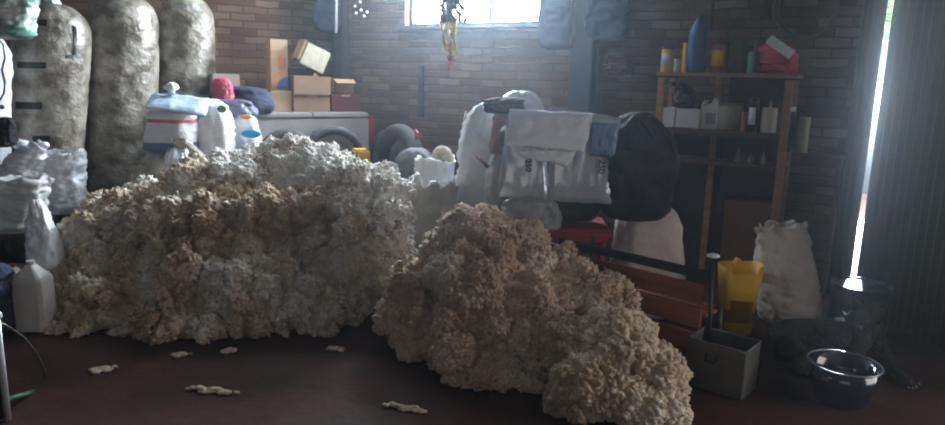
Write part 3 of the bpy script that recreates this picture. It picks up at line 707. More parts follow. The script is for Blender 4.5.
# tilted cream box
zz = ft + b2[3] + b3[3] + .0
cb = empty('cream_box', W(305, 70, 6.62), yA, 'cream box lying tilted on top of the stacked brown boxes', 'box')
bm = bmesh.new(); Rm = Matrix.Rotation(.42, 4, 'Y'); box(bm, Rm @ V((.02, 0, .13)), (.24, .20, .21), Rm); finish('body', bm, CREAM, cb, bevel=.006)
bm = bmesh.new(); box(bm, Rm @ V((-.12, .0, .15)), (.03, .19, .19), Rm); finish('side_panel', bm, CARD, cb, bevel=.003)
o = frontbox('black_tray', 289, 314, 70, 6.52, ft + b2[3] + b3[3] + .008, W(300, 68, 6.55).z, .2, BLACKP); del o['L']; tag(o, 'flat black tray under the tilted cream box', 'tray')
# pale box and red bag and blue cloth left of the boxes
o = frontbox('carton', 214, 240, 85, 6.25, ft, zat(226, 74, 6.3), .2, M('pale_pink_carton', (.46, .38, .33), .8)); del o['L']; tag(o, 'pale carton with a red bag hanging over it, next to the nearest bale', 'box')
sack('red_bag', at(224, 6.05, ft - .02), at(221, 6.1, zat(220, 78, 6.1)), .075, .05, M('pinkish_red_plastic', (.36, .04, .08), .4), 'full', seed=31, wr=.02, label='crumpled pinkish red bag against the pale carton', cat='bag')
_b = bmesh.new(); box(_b, (-.135, .16, (ft - .025) / 2), (.23, .30, ft - .025)); tb = finish('side_table', _b, WOODD, loc=fr.location.copy(), rz=yA, bevel=.005); tag(tb, 'dark cabinet beside the freezer, under the blue cloth bundle', 'cabinet')
sack('cloth_bundle', at(244, 6.28, ft - .02), at(240, 6.3, zat(244, 86, 6.3)), .24, .14, BLUECLOTH, 'full', seed=33, wr=.03, label='dark blue cloth bundle between the pale carton and the open box', cat='cloth')
sack('cloth_bundle', at(236, 6.02, ft - .02), at(232, 6.04, zat(232, 99, 6.04)), .17, .08, M('grey_blue_plastic', (.10, .12, .18), .4, bump=.4, bscale=20), 'full', seed=34, wr=.03, label='grey blue plastic bundle in front of the dark blue cloth', cat='cloth')
# red and yellow cans by the corner
o = frontbox('red_can', 367, 375, 130, 6.95, 0, zat(368, 118, 6.75), .1, REDP, bevel=.02); del o['L']; tag(o, 'narrow red can standing between freezer and tyres', 'can')
o = frontbox('yellow_can', 356, 371, 150, 5.8, 0, zat(364, 147, 6.05), .14, YELP, bevel=.02); del o['L']; tag(o, 'yellow container showing its top edge in front of the red can', 'container')

# hanging things by the corner
bm = bmesh.new(); cyl(bm, WB(336, 33, .30), WB(337, -40, .30), .013, n=12); tag(finish('hanging_tube', bm, WPL, smooth=True), 'thin white tube hanging down by the corner post', 'tube')
sack('hanging_cloth', WAp(327, 32, .25), WAp(329, -60, .25), .12, .06, BLUECLOTH, 'full', seed=41, wr=.02, label='dark blue cloth hanging high by the corner', cat='cloth')
hs = empty('hanging_ornament', WB(360, 0, .35), 0, 'string of small white beads hanging high by the corner', 'ornament')
bm = bmesh.new(); o0 = WB(360, 0, .35)
tube(bm, [WB(360, -40, .35) - o0, WB(360, 0, .35) - o0, WB(364, 16, .35) - o0], .002, 5); finish('string', bm, BLACKP, hs)
for x, y in ((355, 6), (360, 2), (361, 10), (364, 16), (356, 13), (367, 12)):
    bm = bmesh.new(); bmesh.ops.create_icosphere(bm, subdivisions=2, radius=.012, matrix=Matrix.Translation(WB(x, y, .35) - o0)); finish('bead', bm, WPL, hs, smooth=True)
# net and coloured strips hanging before the window
yn = 4.6; o0 = W(452, 0, yn)
hn = empty('hanging_net', o0, 0, 'tangled net with yellow and orange strips hanging before the window', 'net')
NET = M('grey_netting', (.30, .32, .33), .8)
bm = bmesh.new(); rs = random.Random(3)
for k in range(26):
    x = 452 + rs.uniform(-9, 9); pts = []
    for i in range(8):
        pts.append(W(x + rs.uniform(-5, 5) + 4 * math.sin(i + k), -30 + i * 7.5, yn + rs.uniform(-.05, .05)) - o0)
    tube(bm, pts, rs.uniform(.004, .011), 6)
finish('netting', bm, NET, hn, smooth=True)
bm = bmesh.new(); tube(bm, [W(x, y, yn) - o0 for x, y in ((462, -10), (467, -2), (466, 6), (461, 10), (459, 4), (461, -6))], .008, 6); finish('loop', bm, NET, hn, smooth=True)
def strip(pts, w, m, nm):
    bm = bmesh.new(); P = [W(x, y, yn + dz) - o0 for x, y, dz in pts]; n = len(P); A = []
    for i, p in enumerate(P):
        a = i * .9; s = V((math.cos(a), math.sin(a), 0)) * w * (.6 + .4 * math.sin(i * 1.7 + 1)) ; t_ = V((-s.y, s.x, 0)).normalized() * .003
        A.append([bm.verts.new(p + s + t_), bm.verts.new(p - s + t_), bm.verts.new(p - s - t_), bm.verts.new(p + s - t_)])
    for a, b in zip(A[:-1], A[1:]):
        for j in range(4): bm.faces.new((a[j], a[(j + 1) % 4], b[(j + 1) % 4], b[j]))
    bm.faces.new(A[0]); bm.faces.new(A[-1]); finish(nm, bm, m, hn, smooth=True)
YS = M('yellow_strip', (.80, .52, .08), .5); OS = M('orange_red_strip', (.75, .16, .05), .5)
strip([(443, 14, 0), (442, 24, .01), (442, 33, 0), (444, 40, .02), (446, 46, 0), (449, 52, .01)], .022, YS, 'strip')
strip([(449, 18, 0), (448, 28, .01), (449, 38, 0), (450, 48, .02), (451, 58, 0)], .02, YS, 'strip')
strip([(454, 20, 0), (455, 30, .01), (454, 40, 0), (455, 50, .02), (453, 60, 0)], .018, YS, 'strip')
strip([(449, 56, 0), (451, 62, .01), (450, 67, 0), (449, 70, .01)], .022, OS, 'strip')
# dark bar on wall, dark red thing, hooks
def wallthing(name, px, py0, py1, w, d, m, label, cat, off=.05, tilt=0):
    a, b = WB(px, py0, off), WB(px + tilt, py1, off); bm = bmesh.new(); box(bm, (0, 0, 0), (w, d, (a - b).length))
    q = (a - b).to_track_quat('Z', 'Y')
    o = finish(name, bm, m, loc=(a + b) / 2, bevel=.004); o.rotation_euler = (0, 0, wyaw(dB)); return tag(o, label, cat)
wallthing('wall_hung_bar', 421, 66, 117, .055, .03, DARKM, 'short dark iron bar fixed upright on the brick below the window', 'bar')
wallthing('wall_hung_plank', 711, -20, 33, .05, .03, WOODD, 'thin dark plank hanging on the brick above the green pots', 'plank', .06, -3)
wallthing('wall_hung_plank', 759, -20, 22, .085, .03, WOODD, 'wider dark plank hanging on the brick beside the hose coil', 'plank', .06, -3)
sack('hanging_cloth', WB(618, 77, .08), WB(613, 52, .08), .10, .04, M('maroon_cloth', (.07, .02, .02), .9), 'full', seed=44, wr=.03, label='small maroon rag hanging on the brick by the dark post', cat='rag', rz=wyaw(dB))
sack('hanging_cloth', WB(606, 40, .14), WB(606, -60, .12), .16, .06, BLUECLOTH, 'full', seed=45, wr=.03, label='navy cloth hanging from above beside the dark post', cat='cloth', rz=wyaw(dB))
sack('hanging_cloth', WB(558, 50, .14), WB(558, -60, .12), .15, .06, M('faded_blue_cloth', (.03, .05, .10), .9), 'full', seed=46, wr=.03, label='faded blue cloth hanging between the window and the dark post', cat='cloth', rz=wyaw(dB))
# hose coil on the wall
hc = WB(806, 6, .08); bm = bmesh.new(); pts = []
for i in range(110):
    a = i / 110 * 2 * PI * 2.6; r = .19 + .012 * math.sin(a * 1.3) + .004 * i / 40; pts.append(dB * (r * math.cos(a)) + V((0, 0, r * 1.15 * math.sin(a))) + nB * (.03 * i / 110))
tube(bm, pts, .010, 8); tag(finish('hose_coil', bm, M('dark_hose', (.10, .075, .06), .6), loc=hc, smooth=True), 'coiled brown hose hanging on the brick above the shelf end', 'hose')

# ------------------------------------------------------------------ shelf unit
yB = wyaw(dB); so = .46
A0 = onplane(659, 72, C0 + nB * so, nB); A1 = onplane(795, 74, C0 + nB * so, nB); LS = (A1 - A0).dot(dB); SD = .36
zs = [1.60, 1.60, .98]
zs[0] = (A0.z + A1.z) / 2; l2 = onplane(660, 127, C0 + nB * so, nB).z; l2b = onplane(770, 134, C0 + nB * so, nB).z; zs[1] = (l2 + l2b) / 2; zs[2] = onplane(745, 165, C0 + nB * so, nB).z
print('shelf', A0, A1, zs, l2, l2b)
SO = V((A0.x, A0.y, 0)); sh = empty('shelf_unit', SO, yB, 'brown wooden shelf unit against the brick wall full of cans and jugs', 'shelf')
back = 1   # local +y goes to the wall
def SP(px, py): p = onplane(px, py, SO + V((0, 0, 0)), nB); return (p - SO).dot(dB), p.z
for x in (.02, LS - .03):
    for y in (.02, SD - .02):
        bm = bmesh.new(); box(bm, (x, y, zs[0] / 2 - .02), (.05, .035, zs[0] - .04)); finish('post', bm, WOODB, sh, bevel=.003)
x712 = SP(712, 90)[0]
bm = bmesh.new(); box(bm, (x712 - .02, SD - .05, zs[0] / 2), (.05, .03, zs[0] - .04)); finish('post', bm, WOODB, sh, bevel=.003)
bm = bmesh.new(); box(bm, (LS / 2, SD / 2, zs[0] - .012), (LS + .04, SD, .024)); finish('shelf_board', bm, WOODB, sh, bevel=.002)
bm = bmesh.new(); box(bm, (LS / 2 - .02, SD / 2, zs[1] - .02), (LS - .06, SD - .04, .04)); finish('shelf_board', bm, WOODD, sh, bevel=.002)
bm = bmesh.new(); box(bm, (LS / 2 + .02, SD / 2, zs[2] - .012), (LS - .12, SD - .04, .024)); finish('shelf_board', bm, WOODD, sh, bevel=.002)
bm = bmesh.new(); box(bm, (LS / 2, SD + .01, zs[1] / 2 - .03), (LS - .05, .012, zs[1] - .06)); finish('back_panel', bm, M('dark_lower_board', (.022, .018, .018), .85), sh)
bm = bmesh.new(); box(bm, (x712 + (LS - x712) / 2, SD - .012, (zs[0] + .3) / 2 + .2), (LS - x712 - .1, .01, zs[0] - .35)); finish('back_panel', bm, M('dark_board', (.05, .035, .03), .8), sh)
def spos(px, py, z, off=.12):
    """on the shelf: column px, `off` behind the front edge"""
    p = onplane(px, py, SO - nB * off, nB); return at(px, p.y, z)
def canz(px, pyt, off=.12): return onplane(px, pyt, SO - nB * off, nB).z
def can(px0, px1, pyt, z, m, label, name, cat, off=.12, capm=None, taper=1.0, group=None, neck=None, labelm=None):
    c = spos((px0 + px1) / 2, 60, z + .001, off); w = (spos(px1, 60, z, off) - spos(px0, 60, z, off)).length * .5 * .93; h = canz((px0 + px1) / 2, pyt, off) - z
    r = empty(name, c, yB, label, cat, group); bm = bmesh.new()
    if neck is None:
        hb = h * (.9 if capm else 1); rg = lathe(bm, [(w * .94 * taper, 0), (w * taper, .006), (w, hb - .006), (w * .95, hb)], 28); cap(bm, rg[0]); cap(bm, rg[-1])
    else:
        hb = h * .92; rg = lathe(bm, [(w * .9, 0), (w, .01), (w, h * neck), (w * .93, h * (neck + .06)), (w * .5, h * (neck + .2)), (w * .34, h * (neck + .24)), (w * .34, hb)], 28); cap(bm, rg[0]); cap(bm, rg[-1])
    finish('body', bm, m, r, smooth=True)
    if capm:
        cw = w * 1.04 if neck is None else w * .42; bm = bmesh.new(); cyl(bm, (0, 0, hb + .0005), (0, 0, h), cw, n=24); finish('lid', bm, capm, r, bevel=.002)
    if labelm:
        bm = bmesh.new(); lathe(bm, [(w * 1.012, h * .22), (w * 1.012, h * .72)], 14, a0=-PI * .78, a1=-PI * .28)
        md = finish('paper_label', bm, labelm, r, smooth=True); md.modifiers.new('s', 'SOLIDIFY').thickness = .001
    return r, c, w, h
zT = zs[0]
LBLW = M('pale_label', (.45, .42, .62), .6); LBL2 = M('white_label', (.7, .75, .8), .6)
can(660, 673, 47, zT, YELP, 'orange yellow can with blue lid at the end of the top shelf', 'paint_can', 'can', capm=M('blue_lid', (.05, .06, .22), .4), labelm=LBLW)
can(673, 681, 59, zT, M('dirty_white_jar', (.40, .38, .36), .5), 'small dirty white jar between the orange can and the blue bottle', 'jar', 'jar', off=.06)
can(681, 689, 43, zT, YELP, 'narrow yellow can half hidden behind the blue bottle', 'can', 'can', off=.26)
bb = can(685, 705, 14, zT, M('blue_plastic', (.02, .11, .28), .4), 'tall blue plastic bottle, the tallest thing on the top shelf', 'blue_bottle', 'bottle', off=.12, capm=M('blue_cap', (.015, .06, .16), .5), neck=.66)
can(709, 727, 42, zT, M('brown_red_can', (.22, .07, .035), .5), 'reddish brown can with a yellow label on the top shelf', 'paint_can', 'can', capm=M('maroon_lid', (.12, .03, .03), .5), labelm=YELP, off=.14)
can(732, 746, 41, zT, M('dark_green_pot', (.04, .065, .05), .6), 'dark green can between the brown can and the small green jar', 'can', 'can', off=.16)
can(746, 758, 52, zT, M('green_glass', (.07, .20, .13), .25), 'small bright green jar near the red bag on the top shelf', 'jar', 'jar', off=.08)
can(751, 764, 40, zT, M('dark_brown_pot', (.08, .06, .05), .6), 'dark pot standing behind the small green jar', 'pot', 'pot', off=.27)
c = spos(778, 60, zT + .001, .16); sack('red_bag', c, spos(779, 60, canz(778, 43, .16), .16), .115, .085, M('red_cloth', (.38, .02, .035), .6), 'full', seed=51, wr=.025, label='crumpled red bag at the end of the top shelf', cat='bag', rz=yB)
bm = bmesh.new(); q0 = spos(770, 39, 0, .07); a = onplane(769, 39, SO - nB * .045, nB); b = onplane(792, 55, SO - nB * .045, nB)
dd = (b - a); L_ = dd.length; bx_ = Matrix.Rotation(-math.atan2(dd.z, dd.dot(dB)), 4, 'Y'); box(bm, (0, 0, 0), (L_, .05, .065), bx_)
o = finish('white_box', bm, WPL, loc=(a + b) / 2, rz=yB, bevel=.004); tag(o, 'tilted white box with dark edge resting on the red bag', 'box')
zM = zs[1]
def sbox(px0, px1, pyt, z, depth, m, label, name, cat, off=.05, group=None):
    a = spos(px0, 60, z + .001, off); b = spos(px1, 60, z, off); L = (b - a).length; h = canz((px0 + px1) / 2, pyt, off) - z
    bm = bmesh.new(); box(bm, (L / 2, depth / 2, h / 2), (L, depth, h)); o = finish(name, bm, m, loc=a, rz=yB, bevel=.005); return tag(o, label, cat, group)
sbox(661, 674, 108, zM, .2, WPL, 'narrower white box at the post end of the middle shelf', 'white_box', 'box', .06, 'white boxes on the middle shelf')
sbox(675, 699, 109, zM, .2, WPL, 'wider white box between the narrow one and the white jug', 'white_box', 'box', .06, 'white boxes on the middle shelf')
c = spos(686, 60, canz(686, 109, .1) + .003, .14); sack('black_bag', c, spos(684, 60, canz(684, 84, .14), .14), .085, .07, BLACKP, 'tied', seed=53, wr=.02, nk=.45, label='knotted black plastic bag on top of the white boxes', cat='bag', rz=yB)
# white jug with handle
c = spos(708, 60, zM + .001, .1); w = .068; h = canz(708, 99, .1) - zM; jg = empty('white_jug', c, yB, 'white jug with handle and dark label on the middle shelf', 'jug')
bm = bmesh.new(); prism(bm, [(-w, .0), (w, 0), (w, h * .78), (w * .9, h * .9), (w * .6, h * .96), (w * .2, h * .98), (w * .2, h * .86), (-w * .45, h * .8), (-w * .62, h * .6), (-w * .62, h * .78), (-w * .3, h * .97), (-w * .8, h * .92), (-w, h * .75)][::1], .09)
finish('body', bm, WPL, jg, bevel=.004)
bm = bmesh.new(); cyl(bm, (w * .5, .045, h * .95), (w * .5, .045, h * 1.04), .018, n=16); finish('cap', bm, WPL, jg)
bm = bmesh.new(); box(bm, (w * .15, -.002, h * .36), (w * 1.1, .004, h * .38)); finish('paper_label', bm, M('grey_label', (.28, .32, .42), .6), jg)
can(715, 742, 103, zM, M('beige_bucket', (.36, .32, .24), .55, (.26, .23, .17), 9), 'wide beige tub on the middle shelf beside the white jug', 'tub', 'tub', off=.15, capm=M('brown_lid', (.20, .16, .11), .6))
can(740, 746, 112, zM, M('pale_red_bottle', (.42, .14, .11), .5), 'narrow reddish tin beside the black-topped bottle', 'tin', 'tin', off=.06)
can(746, 757, 98, zM, BLACKP, 'black bottle with blue and white label on the middle shelf', 'black_bottle', 'bottle', off=.07, capm=BLACKP, labelm=LBL2)
can(759, 776, 108, zM, M('cream_pail', (.52, .47, .38), .55), 'cream pail at the end of the middle shelf', 'pail', 'pail', off=.10)
can(766, 770, 98, zs[1], WPL, 'thin white bottle sticking up behind the cream pail', 'white_bottle', 'bottle', off=.24, neck=.6)
# bottom tier glass bottles
for px, pt, ml in ((737, 148, 'glass bottle with long neck, alone on the low shelf'), (750, 152, 'short glass bottle in the middle of the low shelf'), (762, 151, 'short glass bottle nearest the post on the low shelf')):
    can(px - 3, px + 4, pt, zs[2], M('dusty_glass', (.22, .24, .22), .2, alpha=.7), ml, 'glass_bottle', 'bottle', off=.09, neck=.45, group='glass bottles on the low shelf')
# things on the side ledge right of the post
lg = empty('wall_ledge', spos(800, 60, 0, .2), yB, 'short dark ledge beyond the shelf post holding bottles', 'ledge')
bm = bmesh.new(); box(bm, (.05, 0, 1.02), (.30, .26, .03)); finish('board', bm, WOODD, lg, bevel=.002)
bm = bmesh.new(); box(bm, (.16, 0, .505), (.03, .2, 1.0)); finish('support', bm, WOODD, lg, bevel=.002)
zl = 1.036
def lcan(px, pyt, w, m, label, name, cat, neck=None, capm=None):
    p0 = spos(px, 60, zl, .2); h = canz(px, pyt, .2) - zl; r = empty(name, p0, yB, label, cat); bm = bmesh.new(); 
    rg = lathe(bm, [(w, 0), (w, h * .6), (w * .8, h * .7), (w * .4, h * .8), (w * .4, h * .9)], 22) if neck else lathe(bm, [(w, 0), (w, h * .9)], 22)
    cap(bm, rg[0]); cap(bm, rg[-1]); finish('body', bm, m, r, smooth=False)
    bm = bmesh.new(); cyl(bm, (0, 0, h * .9), (0, 0, h), w * (.45 if neck else 1.03), n=18); finish('cap', bm, capm or m, r)
lcan(788, 107, .045, BLUECLOTH, 'dark blue spray bottle with white trigger beyond the shelf post', 'spray_bottle', 'bottle', True, WPL)
lcan(801, 117, .04, M('pale_brown_tin', (.32, .28, .2), .6), 'pale brown tin beyond the shelf post', 'tin', 'tin')
# reddish wooden box under the shelf, dark cabinet behind
a0_, z_ = SP(712, 205)
o = sbox(717, 763, 203, .0, .2, M('red_brown_board', (.14, .05, .032), .7, (.18, .07, .045), 4), 'reddish brown wooden box on the floor under the shelf', 'wooden_box', 'box', .05)
o.name = 'wooden_box'

# ------------------------------------------------------------------ red table, black bags, silvery packs
YT = 4.15; zt2 = zat(575, 229, YT); tcx = at(540, YT + .23, 0)
rt_ = empty('red_table', tcx, -.06, 'red plastic table under the black bundle and silvery packs', 'table')
bm = bmesh.new(); box(bm, (0, 0, zt2 - .02), (.80, .42, .035)); box(bm, (0, -.20, zt2 - .055), (.78, .02, .06)); finish('tabletop', bm, REDP, rt_, bevel=.008)
for sx in (-.35, .35):
    for sy in (-.16, .16):
        bm = bmesh.new(); cyl(bm, (sx * 1.05, sy * 1.05, 0), (sx, sy, zt2 - .04), .022, .03, 12); finish('leg', bm, REDP, rt_, smooth=True)
# black bag on the table (behind and below the packs)
sack('black_bag', at(548, 4.38, zt2 + .005), at(548, 4.38, zat(548, 118, 4.4)), .31, .13, BLACKP, 'full', seed=61, wr=.02, label='stuffed black bag on the red table behind the silvery packs', cat='bag')
sack('plastic_bag', at(532, 4.06, zt2 + .005), at(530, 4.08, zat(525, 197, 4.06)), .15, .07, cloudy('smoky_film', (.30, .31, .33), .75), 'full', seed=62, wr=.03, label='crumpled smoky film below the silvery packs', cat='bag')
def textmesh(body, size, m, parent, mat4):
    cu = bpy.data.curves.new('number', 'FONT'); cu.body = body; cu.size = size; cu.extrude = .0008; cu.align_x = 'CENTER'; cu.align_y = 'CENTER'; cu.offset = .0015
    ob = bpy.data.objects.new('tmp', cu); COL.objects.link(ob); dg = bpy.context.evaluated_depsgraph_get()
    me = bpy.data.meshes.new_from_object(ob.evaluated_get(dg)); bpy.data.objects.remove(ob)
    me.transform(mat4); me.materials.clear(); return link('printed_number', me, m, parent)
def pack(tl, tr, br, bl, label, num=None, seed=0, thick=.05, m=SILV):
    o = draped('plastic_pack', (tl, tr, br, bl), thick, m, wr=.006, seed=seed); tag(o, label, 'plastic pack', 'silvery plastic packs')
    if num:
        for (u, v, sz, mm) in num:
            c = tl.lerp(tr, u).lerp(bl.lerp(br, u), v) - o.location
            ex = (br - tr).normalized(); nr = (tr - tl).cross(bl - tl).normalized(); nr = nr if nr.y < 0 else -nr
            ey = nr.cross(ex).normalized(); R = Matrix((ex, ey, nr)).transposed().to_4x4()
            textmesh('250', sz, mm, o, Matrix.Translation(c + nr * (thick * .5 + .010)) @ R)
    return o
YP = 4.06
pack(W(507, 118, YP + .06), W(549, 112, YP + .06), W(548, 201, YP), W(498, 197, YP), 'silvery plastic pack printed 250, nearer the white sacks', ((.56, .60, .050, INK),), 3)
pack(W(551, 106, YP + .06), W(621, 118, YP + .04), W(611, 204, YP), W(547, 201, YP), 'wider silvery plastic pack printed 250, against the black bundle', ((.78, .58, .056, INK), (.42, .54, .05, M('faint_ink', (.25, .30, .42), .5))), 5)
draped('tmp', (W(592, 122, YP - .03), W(619, 124, YP - .03), W(614, 158, YP - .03), W(590, 155, YP - .03)), .012, M('blue_film', (.12, .18, .36), .3), seed=9).name = 'blue_wrapper'
tag(COL.objects['blue_wrapper'], 'dark blue film wrapper on the upper corner of the wider pack', 'wrapper')
draped('tmp', (W(512, 150, YP - .06), W(577, 150, YP - .06), W(567, 166, YP - .07), W(520, 156, YP - .06)), .02, WSHEET, seed=12).name = 'folded_sheet'
_lf = COL.objects['folded_sheet']; _lf.name = 'lower_fold'
o = draped('folded_sheet', (W(510, 109, YP + .02), W(594, 114, YP + .02), W(584, 152, YP - .10), W(505, 145, YP - .10)), .025, WSHEET, wr=.009, seed=14); tag(o, 'big folded white plastic sheet draped over the silvery packs', 'sheet'); child_of(_lf, o)
# pinkish brown thing, black rag, clear dome bag
sack('brown_pouch', at(498, 4.70, zat(496, 153, 4.76)), at(504, 4.68, zat(501, 110, 4.6)), .065, .055, PINKB, 'full', seed=64, wr=.01, label='pinkish brown pouch squeezed beside the silvery packs', cat='pouch')
sack('plastic_bag', at(524, 4.75, zt2 + .1), at(522, 4.75, zat(522, 91, 4.75)), .16, .10, cloudy('milky_film', (.66, .72, .78), .7), 'full', seed=65, wr=.02, label='milky domed plastic bag rising behind the folded white sheet', cat='bag')
sack('black_rag', at(503, 4.52, zat(503, 114, 4.5)), at(508, 4.55, zat(505, 97, 4.55)), .11, .06, BLACKC, 'full', seed=66, wr=.03, label='black rag lying over the tall white sack', cat='rag')
# big black jacket bundle
jk = sack('black_bundle', at(632, 4.2, zat(634, 221, 4.15)), at(640, 4.2, zat(640, 112, 4.2)), .205, .17, BLACKC, 'full', seed=68, wr=.035, label='big black cloth bundle slumped on the pinkish sack', cat='cloth', bulge=lambda s: .66 + .44 * math.sin(PI * min(1, s * .95 + .1)))
for k, pts in enumerate((((650, 116), (662, 124), (671, 142), (676, 165)), ((640, 118), (652, 135), (657, 165), (655, 200)))):
    bm = bmesh.new(); tube(bm, [W(x, y, 4.03 + .02 * i) - jk.location for i, (x, y) in enumerate(pts)], .008, 6); finish('seam', bm, BLACKC, jk, smooth=True)
sack('sack', at(647, 4.36, 0), at(650, 4.36, zat(650, 201, 4.36)), .225, .16, PINKISH, 'full', seed=70, wr=.014, label='plump pinkish white sack behind the slatted bench', cat='sack')
# white sacks in the middle
gM = 'white sacks in the middle of the shed'
sack('sack', at(433, 5.25, 0), at(434, 5.25, zat(434, 158, 5.25)), .16, .15, PLAST, 'open', seed=71, wr=.012, open_h=.06, label='open white sack with a tan lump in its mouth, by the tyres', group=gM, bulge=lambda s: 1.1 - .25 * s)
bm = bmesh.new(); bmesh.ops.create_icosphere(bm, subdivisions=3, radius=.085)
for v in bm.verts: v.co *= 1 + .2 * nz(v.co, 14)
o = finish('tan_lump', bm, M('tan_wool', (.34, .27, .16), .95, (.5, .44, .34), 12, .8, 40), loc=W(443, 157, 5.25), smooth=True); tag(o, 'tan lump of wool in the mouth of the open white sack', 'wool lump')
sack('sack', at(432, 4.8, 0), at(434, 4.8, zat(435, 182, 4.8)), .165, .13, M('cream_white_sack', (.50, .50, .46), .55, (.68, .68, .66), 4, .4, 30), 'open', seed=73, wr=.02, open_h=.13, label='cream white sack with a ragged open mouth between the two heaps', group=gM)
sack('sack', at(470, 5.0, 0), at(487, 5.0, zat(488, 103, 5.0)), .17, .15, PLAST, 'full', seed=75, wr=.03, ribs=.006, label='tall ribbed white sack behind the pointed heap', group=gM)
sack('sack', at(499, 4.74, 0), at(499, 4.74, zat(499, 152, 4.74)), .085, .10, M('greyish_white_sack', (.42, .42, .43), .55, (.56, .56, .57), 4, .4, 30), 'full', seed=76, wr=.02, label='greyish white sack under the pinkish brown pouch, next to the silvery packs', group=gM)
bm = bmesh.new(); tube(bm, [W(477, 156, 4.7), W(488, 167, 4.62)], .012, 8); tag(finish('red_stick', bm, M('dark_red_paint', (.18, .03, .02), .5), smooth=True), 'short dark red handle stuck between the tall white sacks', 'handle')
bm = bmesh.new(); cyl(bm, W(419, 139, 5.5), W(415, 129, 5.5), .035, .006, 14); tag(finish('red_funnel', bm, REDP, smooth=True), 'small red cone poking up behind the open white sack', 'funnel')
COL.objects['red_funnel'].name = 'hanging_funnel'
bm = bmesh.new(); tube(bm, [at(459, 5.5, .2), W(461, 140, 5.6), W(466, 112, 5.75)], .011, 8); tag(finish('iron_rod', bm, DARKM, smooth=True), 'thin iron rod sticking up among the white sacks', 'rod')
sack('dark_bag', at(414, 5.75, 0), at(416, 5.75, zat(412, 148, 5.75)), .17, .15, M('dark_grey_sack', (.06, .065, .075), .7, (.12, .12, .13), 6), 'full', seed=78, wr=.03, label='dark grey sack between the tyres and the open white sack', cat='sack')

# ------------------------------------------------------------------ slatted bench
P1 = at(585, 4.0, 0); P2 = at(703, 3.45, 0); db = (P2 - P1); LB_ = db.length; yb = math.atan2(db.y, db.x)
bn = empty('slatted_bench', P1, yb, 'reddish wooden slatted bench behind the pointed heap', 'bench')
def zb_(px, py):
    nn = V((-db.y, db.x, 0)).normalized(); return onplane(px, py, P1, nn).z
z1_, z2_, z3_ = (zb_(640, 262), zb_(640, 281), zb_(640, 0))
for k, (yt, yb_) in enumerate(((272, 291), (296, 314), (319, 340))):
    zt_, zbt = zb_(650, yt), zb_(650, yb_); bm = bmesh.new(); box(bm, (LB_ / 2 - .02, 0, (zt_ + zbt) / 2), (LB_ - .04, .022, zt_ - zbt)); finish('slat', bm, WOODR, bn, bevel=.004)
zr = zb_(630, 258); bm = bmesh.new(); box(bm, (LB_ / 2 - .13, .01, zr), (LB_ + .2, .045, .045)); finish('top_rail', bm, DARKM, bn, bevel=.006)
ztop = zb_(708, 262)
for x in (.0, LB_ - .02):
    bm = bmesh.new(); tube(bm, [(x + (.06 if x > .1 else 0), -.03, 0), (x, .03, ztop)], .011, 8); finish('leg', bm, DARKM, bn, smooth=True)
    bm = bmesh.new(); tube(bm, [(x, .20, 0), (x, .16, ztop * .55)], .02, 8); finish('leg', bm, DARKM, bn, smooth=True)
for k in range(3):
    bm = bmesh.new(); box(bm, (LB_ / 2, .05 + .07 * k, .30), (LB_ - .04, .055, .02)); finish('slat', bm, WOODR, bn, bevel=.004)
bm = bmesh.new(); bmesh.ops.create_icosphere(bm, subdivisions=3, radius=1, matrix=Matrix.Diagonal((.035, .03, .014, 1)))
o = finish('pale_lid', bm, WPL, loc=V((0, 0, .0)) + bn.matrix_basis @ V((LB_ - .02, .03, ztop + .012)), smooth=True); o.location = P1 + Matrix.Rotation(yb, 3, 'Z') @ V((LB_ - .02, .03, ztop + .03)); tag(o, 'small pale lid resting on the corner post of the slatted bench', 'lid')

# ------------------------------------------------------------------ yellow can, tall sack, tin box
yc = G(734, 331); h = W(735, 262, yc.y + .05).z
ycn = empty('yellow_canister', yc, -.15, 'cut open yellow plastic canister beside the tall cream sack', 'canister')
bm = bmesh.new(); n = 40; rings = []
def yprof(z, k, i):
    a = 2 * PI * i / n; ca, sa = math.cos(a), math.sin(a); x = math.copysign(abs(ca) ** .55, ca); y = math.copysign(abs(sa) ** .55, sa); return x * k, y * k, z
H_ = h
for z, kx in ((0, .082), (.01, .09), (H_ * .5, .105), (H_, .128)):
    rings.append([bm.verts.new((yprof(0, kx, i)[0], yprof(0, kx, i)[1] * .85, z + (0 if z < H_ else .014 * math.cos(2 * PI * i / n + .6) - (.045 if 28 <= i <= 33 else 0)))) for i in range(n)])
inn = [bm.verts.new((v.co.x * .92, v.co.y * .92, v.co.z - .001)) for v in rings[-1]]; inn2 = [bm.verts.new((v.co.x * .75, v.co.y * .75, .08)) for v in rings[-1]]
for A, B in list(zip(rings[:-1], rings[1:])) + [(rings[-1], inn), (inn, inn2)]:
    for j in range(n): bm.faces.new((A[j], A[(j + 1) % n], B[(j + 1) % n], B[j]))
bm.faces.new(rings[0]); bm.faces.new(inn2); finish('body', bm, YELP, ycn, smooth=True)
bm = bmesh.new(); tube(bm, [(-.055, -.05, H_ + .005), (-.03, -.0, H_ + .03), (.0, .05, H_ + .01)], .012, 8); finish('handle', bm, YELP, ycn, smooth=True)
cs = G(787, 331); cy = cs.y + .16
ts = sack('sack', at(788, cy, 0), at(781, cy, zat(776, 226, cy)), .165, .14, M('cream_sack_cloth', (.52, .47, .43), .7, (.66, .61, .57), 4, .35, 35), 'flat', seed=81, wr=.025, open_h=.06, label='tall cream sack with a loosely folded mouth next to the yellow canister', bulge=lambda s: 1.08 - .1 * s - .25 * max(0, s - .7))
